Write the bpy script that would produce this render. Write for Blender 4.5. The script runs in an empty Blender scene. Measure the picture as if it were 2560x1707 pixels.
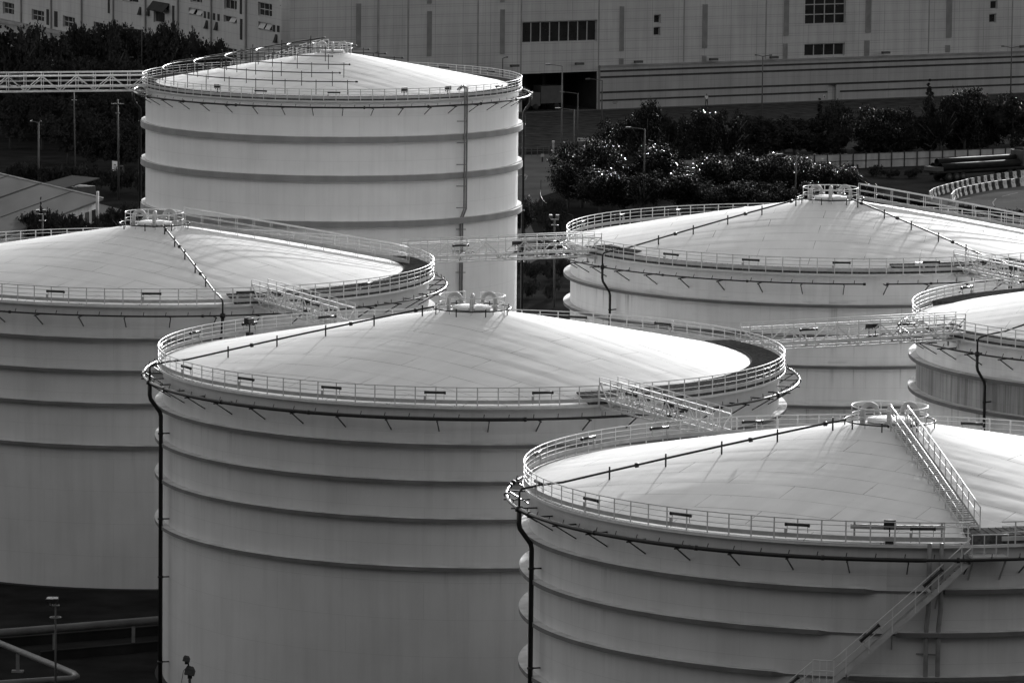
SKY_STR, SUN_STR, EXPOSURE = 0.15, 2.8, 1.34
import bpy, math, random
from mathutils import Vector, Matrix
S, Cc, R = math.sin, math.cos, math.radians
PI = math.pi
random.seed(7)
scene = bpy.context.scene
COL = scene.collection

# ------------------------------------------------------------------ camera
F_PX, PITCH, ROLL, CAMZ = 13600.0, R(7.15), R(0.6), 59.4
CAM = Vector((0, 0, CAMZ))
FWD = Vector((0, Cc(PITCH), -S(PITCH)))
UP0 = Vector((0, S(PITCH), Cc(PITCH)))
XA = Vector((1, 0, 0))
CR = XA*Cc(ROLL) + UP0*S(ROLL)
CU = UP0*Cc(ROLL) - XA*S(ROLL)
def ray(px, py):
    return FWD + CR*((px-1280)/F_PX) + CU*((853.5-py)/F_PX)
def P(px, py, z=0.0):
    d = ray(px, py); t = (z-CAMZ)/d.z
    return CAM + d*t
def proj(p):
    v = Vector(p)-CAM; d = v.dot(FWD)
    return 1280+F_PX*v.dot(CR)/d, 853.5-F_PX*v.dot(CU)/d
cam_data = bpy.data.cameras.new('camera')
cam_data.sensor_width = 36; cam_data.lens = 36*F_PX/2560
cam_data.clip_start = 1; cam_data.clip_end = 8000
cam = bpy.data.objects.new('camera', cam_data); COL.objects.link(cam)
m3 = Matrix((CR, CU, -FWD)).transposed().to_4x4(); m3.translation = CAM
cam.matrix_world = m3
scene.camera = cam

# ------------------------------------------------------------------ light
SUN_AZ, SUN_EL = R(12), R(10.5)
world = bpy.data.worlds.new('World'); scene.world = world; world.use_nodes = True
nt = world.node_tree; bg = nt.nodes['Background']
sky = nt.nodes.new('ShaderNodeTexSky'); sky.sky_type = 'NISHITA'
sky.sun_disc = False; sky.sun_elevation = SUN_EL; sky.sun_rotation = SUN_AZ
sky.air_density = 1.0; sky.dust_density = 1.6
bw = nt.nodes.new('ShaderNodeRGBToBW')
nt.links.new(sky.outputs[0], bw.inputs[0]); nt.links.new(bw.outputs[0], bg.inputs[0])
bg.inputs[1].default_value = SKY_STR
sl = bpy.data.lights.new('sun', 'SUN'); sl.energy = SUN_STR; sl.angle = R(0.5); sl.color = (1, 1, 1)
so = bpy.data.objects.new('sun', sl); COL.objects.link(so)
sv = Vector((S(SUN_AZ)*Cc(SUN_EL), Cc(SUN_AZ)*Cc(SUN_EL), S(SUN_EL)))
so.rotation_euler = sv.to_track_quat('Z', 'Y').to_euler(); so.location = (0, 900, 300)
vs = scene.view_settings
vs.view_transform = 'Standard'; vs.look = 'None'; vs.gamma = 1; vs.use_curve_mapping = False
vs.exposure = EXPOSURE

# ------------------------------------------------------------------ materials
def new_mat(name):
    m = bpy.data.materials.new(name); m.use_nodes = True
    n = m.node_tree; return m, n, n.nodes['Principled BSDF']
def g4(v): return (v, v, v, 1)
def mat(name, base, rough=0.5, var=0.12, scale=3.0, stretch=(1, 1, 1), spec=0.2, metal=0.0, bump=0.0):
    m, n, b = new_mat(name)
    tc = n.nodes.new('ShaderNodeTexCoord'); mp = n.nodes.new('ShaderNodeMapping')
    mp.inputs['Scale'].default_value = stretch
    no = n.nodes.new('ShaderNodeTexNoise'); no.inputs['Scale'].default_value = scale
    no.inputs['Detail'].default_value = 5
    rm = n.nodes.new('ShaderNodeMapRange')
    rm.inputs['From Min'].default_value = 0.3; rm.inputs['From Max'].default_value = 0.7
    rm.inputs['To Min'].default_value = base*(1-var); rm.inputs['To Max'].default_value = base*(1+var)
    n.links.new(tc.outputs['Object'], mp.inputs[0]); n.links.new(mp.outputs[0], no.inputs[0])
    n.links.new(no.outputs[0], rm.inputs[0]); n.links.new(rm.outputs[0], b.inputs['Base Color'])
    b.inputs['Roughness'].default_value = rough; b.inputs['Specular IOR Level'].default_value = spec
    b.inputs['Metallic'].default_value = metal
    if bump:
        bp = n.nodes.new('ShaderNodeBump'); bp.inputs['Strength'].default_value = bump; bp.inputs['Distance'].default_value = 0.03
        n.links.new(no.outputs[0], bp.inputs['Height']); n.links.new(bp.outputs[0], b.inputs['Normal'])
    return m
class NB:
    """tiny node helper"""
    def __init__(s, n): s.n = n
    def node(s, t, **kw):
        x = s.n.nodes.new(t)
        for k, v in kw.items(): setattr(x, k, v)
        return x
    def math(s, op, a, b=0.0, clamp=False):
        x = s.n.nodes.new('ShaderNodeMath'); x.operation = op; x.use_clamp = clamp
        for i, v in enumerate((a, b)):
            if isinstance(v, (int, float)): x.inputs[i].default_value = v
            else: s.n.links.new(v, x.inputs[i])
        return x.outputs[0]
    def noise(s, vec, scale, detail=4, rough=0.5):
        x = s.n.nodes.new('ShaderNodeTexNoise'); x.inputs['Scale'].default_value = scale
        x.inputs['Detail'].default_value = detail; x.inputs['Roughness'].default_value = rough
        s.n.links.new(vec, x.inputs[0]); return x.outputs[0]
    def mapping(s, vec, scale=(1, 1, 1), loc=(0, 0, 0), rot=(0, 0, 0)):
        x = s.n.nodes.new('ShaderNodeMapping'); x.inputs['Scale'].default_value = scale
        x.inputs['Location'].default_value = loc; x.inputs['Rotation'].default_value = rot
        s.n.links.new(vec, x.inputs[0]); return x.outputs[0]
    def remap(s, v, a, b, c, d):
        x = s.n.nodes.new('ShaderNodeMapRange')
        for k, q in (('From Min', a), ('From Max', b), ('To Min', c), ('To Max', d)): x.inputs[k].default_value = q
        s.n.links.new(v, x.inputs[0]); return x.outputs[0]
    def brick(s, vec, w, h, mortar, offset=0.5):
        x = s.n.nodes.new('ShaderNodeTexBrick'); x.inputs['Scale'].default_value = 1
        x.inputs['Brick Width'].default_value = w; x.inputs['Row Height'].default_value = h
        x.inputs['Mortar Size'].default_value = mortar; x.inputs['Mortar Smooth'].default_value = 0.3
        x.offset = offset; s.n.links.new(vec, x.inputs['Vector']); return x.outputs['Fac']
    def link(s, a, b): s.n.links.new(a, b)

def roof_material(name='roof_paint', k=1.0):
    m, n, b = new_mat(name); q = NB(n)
    tc = n.nodes.new('ShaderNodeTexCoord').outputs['Object']
    warp = q.noise(tc, 0.10, 2)
    seam = q.brick(tc, 7.2, 1.85, 0.022)
    # lap joints: only the short end seams and some of the long ones read dark
    patch = q.remap(q.noise(tc, 0.35, 2), 0.42, 0.58, 0.25, 1.0)
    dark = q.math('MULTIPLY', seam, patch)
    big = q.noise(tc, 0.22, 4)
    streak = q.noise(q.mapping(tc, (1.2, 0.12, 1)), 1.0, 5)
    base = q.remap(big, 0.3, 0.7, 0.61*k, 0.67*k)
    base = q.math('MULTIPLY', base, q.remap(streak, 0.35, 0.65, 0.95, 1.03))
    base = q.math('MULTIPLY', base, q.remap(dark, 0, 1, 1.0, 0.25))
    # specks of dirt
    sp = q.remap(q.noise(tc, 2.3, 2), 0.74, 0.78, 1.0, 0.75)
    base = q.math('MULTIPLY', base, sp)
    q.link(base, b.inputs['Base Color'])
    # plate buckling: each strip bows a little between its welded edges
    sx = n.nodes.new('ShaderNodeSeparateXYZ'); q.link(tc, sx.inputs[0])
    yy = q.math('ADD', sx.outputs[1], q.math('MULTIPLY', warp, 0.5))
    bow = q.math('ABSOLUTE', q.math('SINE', q.math('MULTIPLY', yy, PI/1.85)))
    bow = q.math('MULTIPLY', bow, q.remap(q.noise(q.mapping(tc, (0.16, 0.5, 1)), 1.0, 2), 0.35, 0.7, 0.0, 1.0))
    hgt = q.math('ADD', q.math('MULTIPLY', bow, 0.028), q.math('MULTIPLY', q.noise(tc, 0.30, 2), 0.07))
    hgt = q.math('ADD', hgt, q.math('MULTIPLY', seam, -0.006))
    bp = n.nodes.new('ShaderNodeBump'); bp.inputs['Strength'].default_value = 0.55; bp.inputs['Distance'].default_value = 1.0
    q.link(hgt, bp.inputs['Height']); q.link(bp.outputs[0], b.inputs['Normal'])
    b.inputs['Roughness'].default_value = 0.70; b.inputs['Specular IOR Level'].default_value = 0.02
    return m

def shell_material(name, dirt, base0=0.6, rust=0.0, drip=0.0):
    m, n, b = new_mat(name); q = NB(n)
    tc = n.nodes.new('ShaderNodeTexCoord').outputs['Object']
    sx = n.nodes.new('ShaderNodeSeparateXYZ'); q.link(tc, sx.inputs[0])
    ang = n.nodes.new('ShaderNodeMath'); ang.operation = 'ARCTAN2'
    q.link(sx.outputs[0], ang.inputs[0]); q.link(sx.outputs[1], ang.inputs[1])
    arc = q.math('MULTIPLY', ang.outputs[0], 18.0)
    cb = n.nodes.new('ShaderNodeCombineXYZ'); q.link(arc, cb.inputs[0]); q.link(sx.outputs[2], cb.inputs[1])
    uv = cb.outputs[0]
    seam = q.brick(uv, 9.0, 2.1, 0.012)
    blot = q.noise(uv, 0.35, 4)
    streak = q.noise(q.mapping(uv, (1.6, 0.10, 1)), 1.0, 6, 0.6)
    fine = q.noise(q.mapping(uv, (5.0, 0.25, 1)), 1.0, 4)
    v = q.remap(blot, 0.3, 0.7, base0*(1-0.35*dirt), base0*1.03)
    v = q.math('MULTIPLY', v, q.remap(streak, 0.45, 0.72, 1.02, 1.0-0.45*dirt))
    v = q.math('MULTIPLY', v, q.remap(fine, 0.6, 0.75, 1.0, 1.0-0.22*dirt))
    v = q.math('MULTIPLY', v, q.remap(seam, 0, 1, 1.0, 0.80))
    if rust:
        rs = q.noise(q.mapping(uv, (2.6, 0.05, 1)), 1.0, 7, 0.7)
        v = q.math('MULTIPLY', v, q.remap(rs, 0.4, 0.66, 0.8, 1.0-0.85*rust))
    if drip:                                                # rust runs below and dirt smears above the rings
        ds = q.remap(q.noise(q.mapping(uv, (2.2, 0.03, 1)), 1.0, 3), 0.60, 0.70, 0.0, 1.0)
        sm = q.remap(q.noise(q.mapping(uv, (0.35, 2.5, 1)), 1.0, 5, 0.65), 0.52, 0.66, 0.0, 1.0)
        for zr_ in (16.25, 14.2, 12.08, 9.35):
            d = q.math('SUBTRACT', zr_-0.22, sx.outputs[2])
            below = q.math('MULTIPLY', q.remap(d, 0.0, 0.06, 0.0, 1.0), q.remap(d, 0.3, 1.7, 1.0, 0.0))
            above = q.math('MULTIPLY', q.remap(d, -0.22, -0.26, 0.0, 1.0), q.remap(d, -0.65, -0.3, 0.0, 1.0))
            mk = q.math('ADD', q.math('MULTIPLY', below, ds), q.math('MULTIPLY', q.math('MULTIPLY', above, sm), 0.6))
            v = q.math('MULTIPLY', v, q.remap(mk, 0.0, 1.0, 1.0, 1.0-0.55*drip))
    q.link(v, b.inputs['Base Color'])
    hgt = q.math('ADD', q.math('MULTIPLY', q.noise(q.mapping(uv, (0.3, 0.5, 1)), 1.0, 2), 0.06), q.math('MULTIPLY', seam, -0.004))
    bp = n.nodes.new('ShaderNodeBump'); bp.inputs['Strength'].default_value = 0.5; bp.inputs['Distance'].default_value = 1.0
    q.link(hgt, bp.inputs['Height']); q.link(bp.outputs[0], b.inputs['Normal'])
    b.inputs['Roughness'].default_value = 0.45
    return m

def facade_material(name, base0, gw, gh, mort, double=True):
    m, n, b = new_mat(name); q = NB(n)
    tc = n.nodes.new('ShaderNodeTexCoord').outputs['Object']
    sx = n.nodes.new('ShaderNodeSeparateXYZ'); q.link(tc, sx.inputs[0])
    cb = n.nodes.new('ShaderNodeCombineXYZ'); q.link(sx.outputs[0], cb.inputs[0]); q.link(sx.outputs[2], cb.inputs[1])
    uv = cb.outputs[0]
    a = q.brick(uv, gw, gh, mort, 0.0)
    v = q.remap(a, 0, 1, 1.0, 0.74)
    if double:
        a2 = q.brick(q.mapping(uv, (1, 1, 1), (gw*0.19, gh*0.23, 0)), gw, gh, mort, 0.0)
        v = q.math('MULTIPLY', v, q.remap(a2, 0, 1, 1.0, 0.80))
        a3 = q.brick(q.mapping(uv, (1, 1, 1), (gw*0.5, 0, 0)), gw*0.5, gh*40, mort*0.7, 0.0)
        v = q.math('MULTIPLY', v, q.remap(a3, 0, 1, 1.0, 0.85))
    tile = q.brick(uv, 0.45, 0.45, 0.02, 0.0)
    v = q.math('MULTIPLY', v, q.remap(tile, 0, 1, 1.0, 0.94))
    st = q.noise(q.mapping(uv, (0.9, 0.07, 1)), 1.0, 6, 0.6)
    v = q.math('MULTIPLY', v, q.remap(st, 0.35, 0.7, 1.05, 0.82))
    bl = q.noise(uv, 0.12, 3)
    v = q.math('MULTIPLY', v, q.remap(bl, 0.3, 0.7, base0*0.9, base0*1.08))
    q.link(v, b.inputs['Base Color']); b.inputs['Roughness'].default_value = 0.6
    return m

M = {}
M['roof'] = roof_material()
M['roof_hazed'] = roof_material('roof_paint_hazed', 1.14)  # roof colour lightened to paint distance haze over the rearmost tank
M['shell_hazed'] = shell_material('tank_paint_hazed', 0.12, 0.78)  # same haze painted into the rearmost shell as a lighter base
M['shell'] = shell_material('tank_paint', 0.20, 0.53, drip=0.35)
M['shell_worn_hazed'] = shell_material('tank_paint_worn_hazed', 0.22, 0.72, drip=0.9)  # real drips and wear; base lightened to paint in distance haze
M['shell_rust'] = shell_material('tank_paint_rust', 0.9, 0.55, 0.9)
M['band'] = mat('band_paint', 0.26, 0.6, 0.12, 0.8, (1, 1, 0.2))
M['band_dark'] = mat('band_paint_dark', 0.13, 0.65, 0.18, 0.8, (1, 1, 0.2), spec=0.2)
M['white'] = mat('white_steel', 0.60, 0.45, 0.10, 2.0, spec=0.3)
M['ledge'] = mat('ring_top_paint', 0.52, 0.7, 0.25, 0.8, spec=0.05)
M['stair'] = mat('stair_steel', 0.40, 0.6, 0.2, 1.5, spec=0.1)
M['white_dull'] = mat('white_steel_dull', 0.42, 0.6, 0.15, 2.0, spec=0.05)
M['plate'] = mat('walkway_plate', 0.26, 0.7, 0.2, 1.2, spec=0.0)
M['grating'] = mat('dark_grating', 0.085, 0.8, 0.5, 6.0, spec=0.0)
M['gbar'] = mat('grating_bar', 0.10, 0.8, 0.4, 3.0, spec=0.0)
M['board'] = mat('board_white', 0.8, 0.6, 0.05, 3.0)
M['pipe'] = mat('dark_pipe', 0.016, 0.42, 0.3, 4.0, spec=0.3)
M['greypipe'] = mat('grey_pipe', 0.20, 0.45, 0.2, 2.0)
M['bigpipe'] = mat('big_pipe', 0.13, 0.5, 0.2, 1.0)
M['lamp_dark'] = mat('lamp_body', 0.035, 0.4, 0.3, 5.0)
M['glassy'] = mat('lamp_glass', 0.25, 0.15, 0.1, 3.0)
M['asphalt'] = mat('asphalt', 0.03, 0.9, 0.35, 0.25, spec=0.0, bump=0.2)
M['yard'] = mat('yard_ground', 0.02, 0.95, 0.4, 0.3, spec=0.0, bump=0.2)
M['road'] = mat('road_concrete', 0.10, 0.9, 0.22, 0.18, spec=0.0)
M['mark'] = mat('road_paint', 0.22, 0.9, 0.35, 1.5, spec=0.0)
M['grass'] = mat('grass', 0.045, 0.95, 0.45, 0.6, spec=0.0, bump=0.4)
M['leaf'] = mat('leaf', 0.012, 0.24, 0.5, 1.5, spec=0.13)
M['leaf_dark'] = mat('leaf_dark', 0.04, 0.8, 0.4, 1.5, spec=0.0)
M['bark'] = mat('bark', 0.07, 0.9, 0.3, 4.0)
M['facade'] = facade_material('facade_panel', 0.37, 4.2, 1.32, 0.045)
M['wing'] = facade_material('wing_panel', 0.33, 7.0, 1.45, 0.03, False)
M['plinth'] = facade_material('plinth_panel', 0.27, 2.6, 3.4, 0.03, False)
M['joint'] = mat('facade_joint', 0.20, 0.6, 0.2, 0.6)
M['stripe'] = mat('dark_stripe', 0.045, 0.8, 0.2, 0.8, spec=0.0)
M['louvre'] = mat('louvre', 0.25, 0.5, 0.15, 1.0)
M['pane'] = mat('window_pane', 0.02, 0.08, 0.3, 0.5, spec=0.6)
M['frame'] = mat('window_frame', 0.30, 0.5, 0.1, 2.0)
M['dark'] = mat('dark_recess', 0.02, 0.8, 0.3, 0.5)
M['hoard'] = mat('hoarding_panel', 0.33, 0.6, 0.25, 0.8, (1, 1, 0.3))
M['pole'] = mat('lamp_pole', 0.12, 0.45, 0.15, 1.0)
M['pole_dark'] = mat('lamp_pole_dark', 0.07, 0.6, 0.15, 1.0, spec=0.15)
M['shedroof'] = mat('shed_roof', 0.10, 0.85, 0.15, 0.35, (1, 0.2, 1), spec=0.0)
M['rubber'] = mat('tyre_rubber', 0.02, 0.8, 0.2, 3.0)
M['truck'] = mat('truck_paint', 0.03, 0.7, 0.3, 1.0, spec=0.0)
M['load'] = mat('shaded_load', 0.014, 0.7, 0.4, 1.2, spec=0.03)  # base darkened to paint in the shadow lying over the load
M['bar_w'] = mat('barrier_white', 0.45, 0.6, 0.25, 1.5, spec=0.2)
M['bar_d'] = mat('barrier_dark', 0.035, 0.7, 0.25, 1.5, spec=0.03)
M['skin'] = mat('skin', 0.28, 0.6, 0.05, 3.0)
M['shirt'] = mat('white_shirt', 0.62, 0.8, 0.08, 4.0)
M['trousers'] = mat('dark_trousers', 0.03, 0.8, 0.1, 4.0)
M['hair'] = mat('black_hair', 0.012, 0.6, 0.1, 9.0)

# ------------------------------------------------------------------ mesh helpers
class MB:
    def __init__(s): s.v, s.f, s.mi, s.sm, s.cur = [], [], [], [], 0
    def add(s, vs, fs, smooth=False, T=None):
        o = len(s.v)
        s.v += [tuple(T @ Vector(p)) if T else tuple(p) for p in vs]
        for f in fs:
            s.f.append(tuple(i+o for i in f)); s.mi.append(s.cur); s.sm.append(smooth)
        return s
    def box(s, x0, x1, y0, y1, z0, z1, T=None):
        return s.add([(x0, y0, z0), (x1, y0, z0), (x1, y1, z0), (x0, y1, z0), (x0, y0, z1), (x1, y0, z1), (x1, y1, z1), (x0, y1, z1)],
                     [(0, 3, 2, 1), (4, 5, 6, 7), (0, 1, 5, 4), (1, 2, 6, 5), (2, 3, 7, 6), (3, 0, 4, 7)], False, T)
    def bar(s, a, b, w, h=None, up=(0, 0, 1)):
        a, b = Vector(a), Vector(b); h = h or w
        d = (b-a); L = d.length; d.normalize()
        u = Vector(up)
        if abs(d.dot(u)) > 0.97: u = Vector((0, 1, 0))
        sd = d.cross(u).normalized(); u2 = sd.cross(d).normalized()
        vs = []
        for p in (a, b):
            for i, j in ((-1, -1), (1, -1), (1, 1), (-1, 1)): vs.append(p+sd*(i*w/2)+u2*(j*h/2))
        return s.add(vs, [(0, 1, 2, 3), (7, 6, 5, 4), (0, 4, 5, 1), (1, 5, 6, 2), (2, 6, 7, 3), (3, 7, 4, 0)])
    def tube(s, pts, r, n=8, closed=False, r2=None):
        pts = [Vector(p) for p in pts]; k = len(pts); rs = []
        t0 = (pts[1]-pts[0]).normalized()
        u = Vector((0, 0, 1)) if abs(t0.z) < 0.9 else Vector((1, 0, 0))
        u = (u-t0*u.dot(t0)).normalized()
        vs = []
        for i, p in enumerate(pts):
            if closed: t = (pts[(i+1) % k]-pts[i-1]).normalized()
            elif i == 0: t = t0
            elif i == k-1: t = (pts[-1]-pts[-2]).normalized()
            else: t = (pts[i+1]-pts[i-1]).normalized()
            u = (u-t*u.dot(t)).normalized(); w = t.cross(u)
            rr = r if r2 is None else r+(r2-r)*i/(k-1)
            for j in range(n):
                a = 2*PI*j/n; vs.append(p+(u*Cc(a)+w*S(a))*rr)
        fs = []
        for i in range(k if closed else k-1):
            i2 = (i+1) % k
            for j in range(n):
                j2 = (j+1) % n; fs.append((i*n+j, i*n+j2, i2*n+j2, i2*n+j))
        if not closed:
            fs.append(tuple(range(n-1, -1, -1))); fs.append(tuple((k-1)*n+j for j in range(n)))
        return s.add(vs, fs, True)
    def lathe(s, prof, a0=0, a1=360, n=128, smooth=True, T=None):
        """profile (r,z) swept about Z from angle a0 to a1 (0 = front, + = right)"""
        full = abs(a1-a0) >= 359.9; k = n if full else n+1; m = len(prof); vs, fs = [], []
        for i in range(k):
            a = R(a0+(a1-a0)*i/n)
            for r, z in prof: vs.append((r*S(a), -r*Cc(a), z))
        for i in range(n):
            i2 = (i+1) % k
            for j in range(m-1): fs.append((i*m+j, i2*m+j, i2*m+j+1, i*m+j+1))
        return s.add(vs, fs, smooth, T)
    def ball(s, c, rx, ry=None, rz=None, n=10, m=7):
        ry = ry or rx; rz = rz or rx; vs, fs = [], []
        for i in range(m+1):
            th = PI*i/m
            for j in range(n):
                a = 2*PI*j/n; vs.append((c[0]+rx*S(th)*Cc(a), c[1]+ry*S(th)*S(a), c[2]+rz*Cc(th)))
        for i in range(m):
            for j in range(n): fs.append((i*n+j, (i+1)*n+j, (i+1)*n+(j+1) % n, i*n+(j+1) % n))
        return s.add(vs, fs, True)
    def mesh(s, name, mats):
        me = bpy.data.meshes.new(name); me.from_pydata(s.v, [], s.f)
        for mm in (mats if isinstance(mats, (list, tuple)) else [mats]): me.materials.append(mm)
        me.polygons.foreach_set('material_index', s.mi); me.polygons.foreach_set('use_smooth', s.sm)
        me.validate(); me.update(); return me
def link(name, me, parent=None, loc=(0, 0, 0), rz=0.0):
    o = bpy.data.objects.new(name, me); COL.objects.link(o)
    if parent: o.parent = parent
    o.location = loc; o.rotation_euler = (0, 0, rz); return o
def part(name, mb, mats, parent, loc=(0, 0, 0), rz=0.0):
    return link(name, mb.mesh(name, mats), parent, loc, rz)
def tag(o, label, cat, group=None):
    o['label'] = label; o['category'] = cat
    if group: o['group'] = group
    return o
def thing(name, label, cat, loc=(0, 0, 0), rz=0.0, group=None):
    o = link(name, None, None, loc, rz); o.empty_display_size = 0.5
    return tag(o, label, cat, group)
def struct(name, mb, mats, kind='structure'):
    o = part(name, mb, mats, None); o['kind'] = kind; return o
def pol(r, phi, z): a = R(phi); return Vector((r*S(a), -r*Cc(a), z))
# ------------------------------------------------------------------ storage tanks
WZ = 18.30          # walkway level
RS, RW, RR = 18.05, 18.38, 18.35
ROOF_R, ROOF_Z, ROOF_H = 18.1, 18.37, 3.38
def zroof(r):
    t = r/ROOF_R; return ROOF_Z+ROOF_H*(1-0.9*t-0.1*t*t)
MESH = {}
def cached(key, fn):
    if key not in MESH: MESH[key] = fn()
    return MESH[key]
def sh_shell():
    b = MB(); b.lathe([(RS, 0), (RS, 6), (RS, 12), (RS, WZ-0.02)], n=160); return b
def roof_mesh(m='roof'):
    b = MB(); pr = [(ROOF_R, WZ-0.1), (ROOF_R, ROOF_Z)]
    k = 26
    for i in range(k+1):
        r = ROOF_R*(1-i/k); pr.append((max(r, 0.001), zroof(r)))
    b.lathe(pr[:2], n=128, smooth=False); b.lathe(pr[1:], n=128); return b.mesh('roof', M[m])
def girder_mesh(face, notch, bm='band_dark'):
    b = MB()
    def hh(p):
        if not notch: return 1.0
        a0, a1 = notch
        if a0 < p < a1: return 0.0
        if a0-1.5 <= p <= a0: return (a0-p)/1.5
        if a1 <= p <= a1+0.4: return (p-a1)/0.4
        return 1.0
    ph = [i*360/180-180 for i in range(180)]
    if notch:
        ph += [notch[0]-1.5, notch[0], notch[1], notch[1]+0.4]
    ph = sorted(set(ph)); n = len(ph)
    vs, fs, mi = [], [], []
    rnd = random.Random(3)
    for p in ph:
        h = hh(p); ro = 18.14+(18.53-18.14)*h; top = -0.02-(1-h)*face*0.55
        jit = rnd.uniform(0, 0.015)
        for r, z in ((RS-0.02, top), (ro, top), (ro, -face-jit), (RS-0.02, -face)): vs.append(pol(r, p, z))
    for i in range(n):
        j = (i+1) % n
        for k, mm in ((0, 0), (1, 1), (2, 1)):
            fs.append((i*4+k, j*4+k, j*4+k+1, i*4+k+1)); mi.append(mm)
    b.v = [tuple(v) for v in vs]; b.f = fs; b.mi = mi; b.sm = [False]*len(fs)
    for i, f in enumerate(fs):
        pass
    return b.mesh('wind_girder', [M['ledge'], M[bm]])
def ring_pts(r, z, a0=0, a1=360, n=120):
    full = abs(a1-a0) >= 359.9
    return [pol(r, a0+(a1-a0)*i/n, z) for i in range(n if full else n+1)]
def railing_mesh(gaps):
    b = MB()
    segs = []
    if not gaps: segs = [(0, 360)]
    else:
        gs = sorted(gaps)
        for i, (g0, g1) in enumerate(gs):
            nx = gs[(i+1) % len(gs)][0] + (360 if i == len(gs)-1 else 0)
            segs.append((g1, nx))
    for a0, a1 in segs:
        n = max(4, int((a1-a0)/2.4))
        for dz, r in ((1.10, 0.030), (0.88, 0.020), (0.60, 0.020), (0.395, 0.014)):
            b.tube(ring_pts(RR, WZ+dz, a0, a1, n), r, 6, closed=(a1-a0 >= 359.9))
    return b.mesh('railing', M['white'])
def toe_mesh(gaps):
    b = MB(); segs = []
    if not gaps: segs = [(0, 360)]
    else:
        gs = sorted(gaps)
        for i, (g0, g1) in enumerate(gs):
            nx = gs[(i+1) % len(gs)][0] + (360 if i == len(gs)-1 else 0)
            segs.append((g1, nx))
    for a0, a1 in segs:
        n = max(4, int((a1-a0)/2.4))
        b.lathe([(RR-0.012, WZ+0.19), (RR-0.012, WZ+0.39), (RR+0.012, WZ+0.39), (RR+0.012, WZ+0.19)], a0, a1, n, smooth=False)
    return b.mesh('toe_board', M['white_dull'])
def post_mesh():
    b = MB(); b.box(-0.035, 0.035, -0.012, 0.012, 0.0, 1.09); b.box(-0.05, 0.05, -0.03, 0.03, -0.12, 0.0)
    return b.mesh('post', M['white'])
def walkway_mesh(m):
    b = MB(); b.lathe([(ROOF_R+0.003, WZ), (RW, WZ), (RW, WZ-0.07), (RS+0.003, WZ-0.07)], n=128, smooth=False)
    return b.mesh('walkway', m)
def fascia_mesh():
    b = MB(); b.lathe([(RW+0.02, WZ+0.03), (RW+0.02, WZ-0.10), (RS+0.005, WZ-0.12)], n=128, smooth=False)
    b.tube(ring_pts(RW+0.02, WZ+0.03), 0.018, 5, True)
    return b.mesh('edge_channel', M['white'])
def grating_mesh(a0, a1, ri=16.4):
    b = MB(); n = max(3, int((a1-a0)/2.5)); zt = zroof(ri)+0.10; ro = RW-0.10
    b.lathe([(ri, zt-0.07), (ri, zt), (ro, zt-0.06), (ro, WZ+0.01)], a0, a1, n, smooth=False)
    if a1-a0 < 359:
        for a in (a0, a1): b.add([pol(ri, a, zt-0.07), pol(ri, a, zt), pol(ro, a, zt-0.06), pol(ro, a, WZ+0.01)], [(0, 1, 2, 3)])
    b.cur = 1
    for i in range(n*2):                                   # bearing bars lying across the grating
        a = a0+(a1-a0)*(i+0.5)/(n*2)
        b.bar(pol(ri+0.05, a, zt+0.012), pol(ro-0.05, a, zt-0.045), 0.03, 0.02)
    return b.mesh('grating', [M['grating'], M['gbar']])
def pipe_ring_mesh(rp, zc, r, gaps):
    b = MB(); segs = [(0, 360)]
    if gaps:
        gs = sorted(gaps); segs = []
        for i, (g0, g1) in enumerate(gs):
            segs.append((g1, gs[(i+1) % len(gs)][0]+(360 if i == len(gs)-1 else 0)))
    for a0, a1 in segs:
        b.tube(ring_pts(rp, zc, a0, a1, 110), r, 8, closed=(a1-a0 >= 359.9))
        if a1-a0 < 359.9:
            for a in (a0, a1): b.tube([pol(rp, a-0.25, zc), pol(rp, a+0.25, zc)], r*1.9, 10)
        k = int((a1-a0)/4.1)
        for i in range(k):                                  # spray nozzles
            a = a0+(i+0.5)*(a1-a0)/k
            b.bar(pol(rp, a, zc), pol(rp-0.07, a+0.15, zc+r+0.20), 0.035)
        for i in range(int((a1-a0)/19)):                    # flange joints
            a = a0+9+i*19
            b.tube([pol(rp, a-0.2, zc), pol(rp, a+0.2, zc)], r*1.75, 10)
    return b.mesh('cooling_pipe', M['pipe'])
def bracket_mesh(rp, zc):
    b = MB()
    b.bar((0, -(RS-0.02), zc-0.13), (0, -(rp+0.16), zc-0.13), 0.06, 0.07)
    b.bar((0, -(rp-0.05), zc-0.16), (0, -(RS-0.02), zc-0.85), 0.055, 0.055)
    return b.mesh('bracket', M['pipe'])
def tube_light_mesh():
    b = MB(); b.tube([(-0.58, 0, 0), (0.58, 0, 0)], 0.075, 10)
    b.tube([(-0.60, 0, 0), (-0.53, 0, 0)], 0.095, 10); b.tube([(0.53, 0, 0), (0.60, 0, 0)], 0.095, 10)
    b.cur = 1
    for x in (-0.5, 0.5): b.bar((x, 0.02, 0.08), (x, 0.02, -0.36), 0.03)
    b.box(-0.62, -0.50, -0.06, 0.06, -0.42, -0.20)
    b.bar((-0.56, 0, -0.42), (-0.56, 0, -0.66), 0.035)
    b.bar((0.5, 0.02, -0.36), (0.5, 0.12, -0.36), 0.03)
    return b.mesh('tube_light', [M['lamp_dark'], M['white_dull']])
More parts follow.
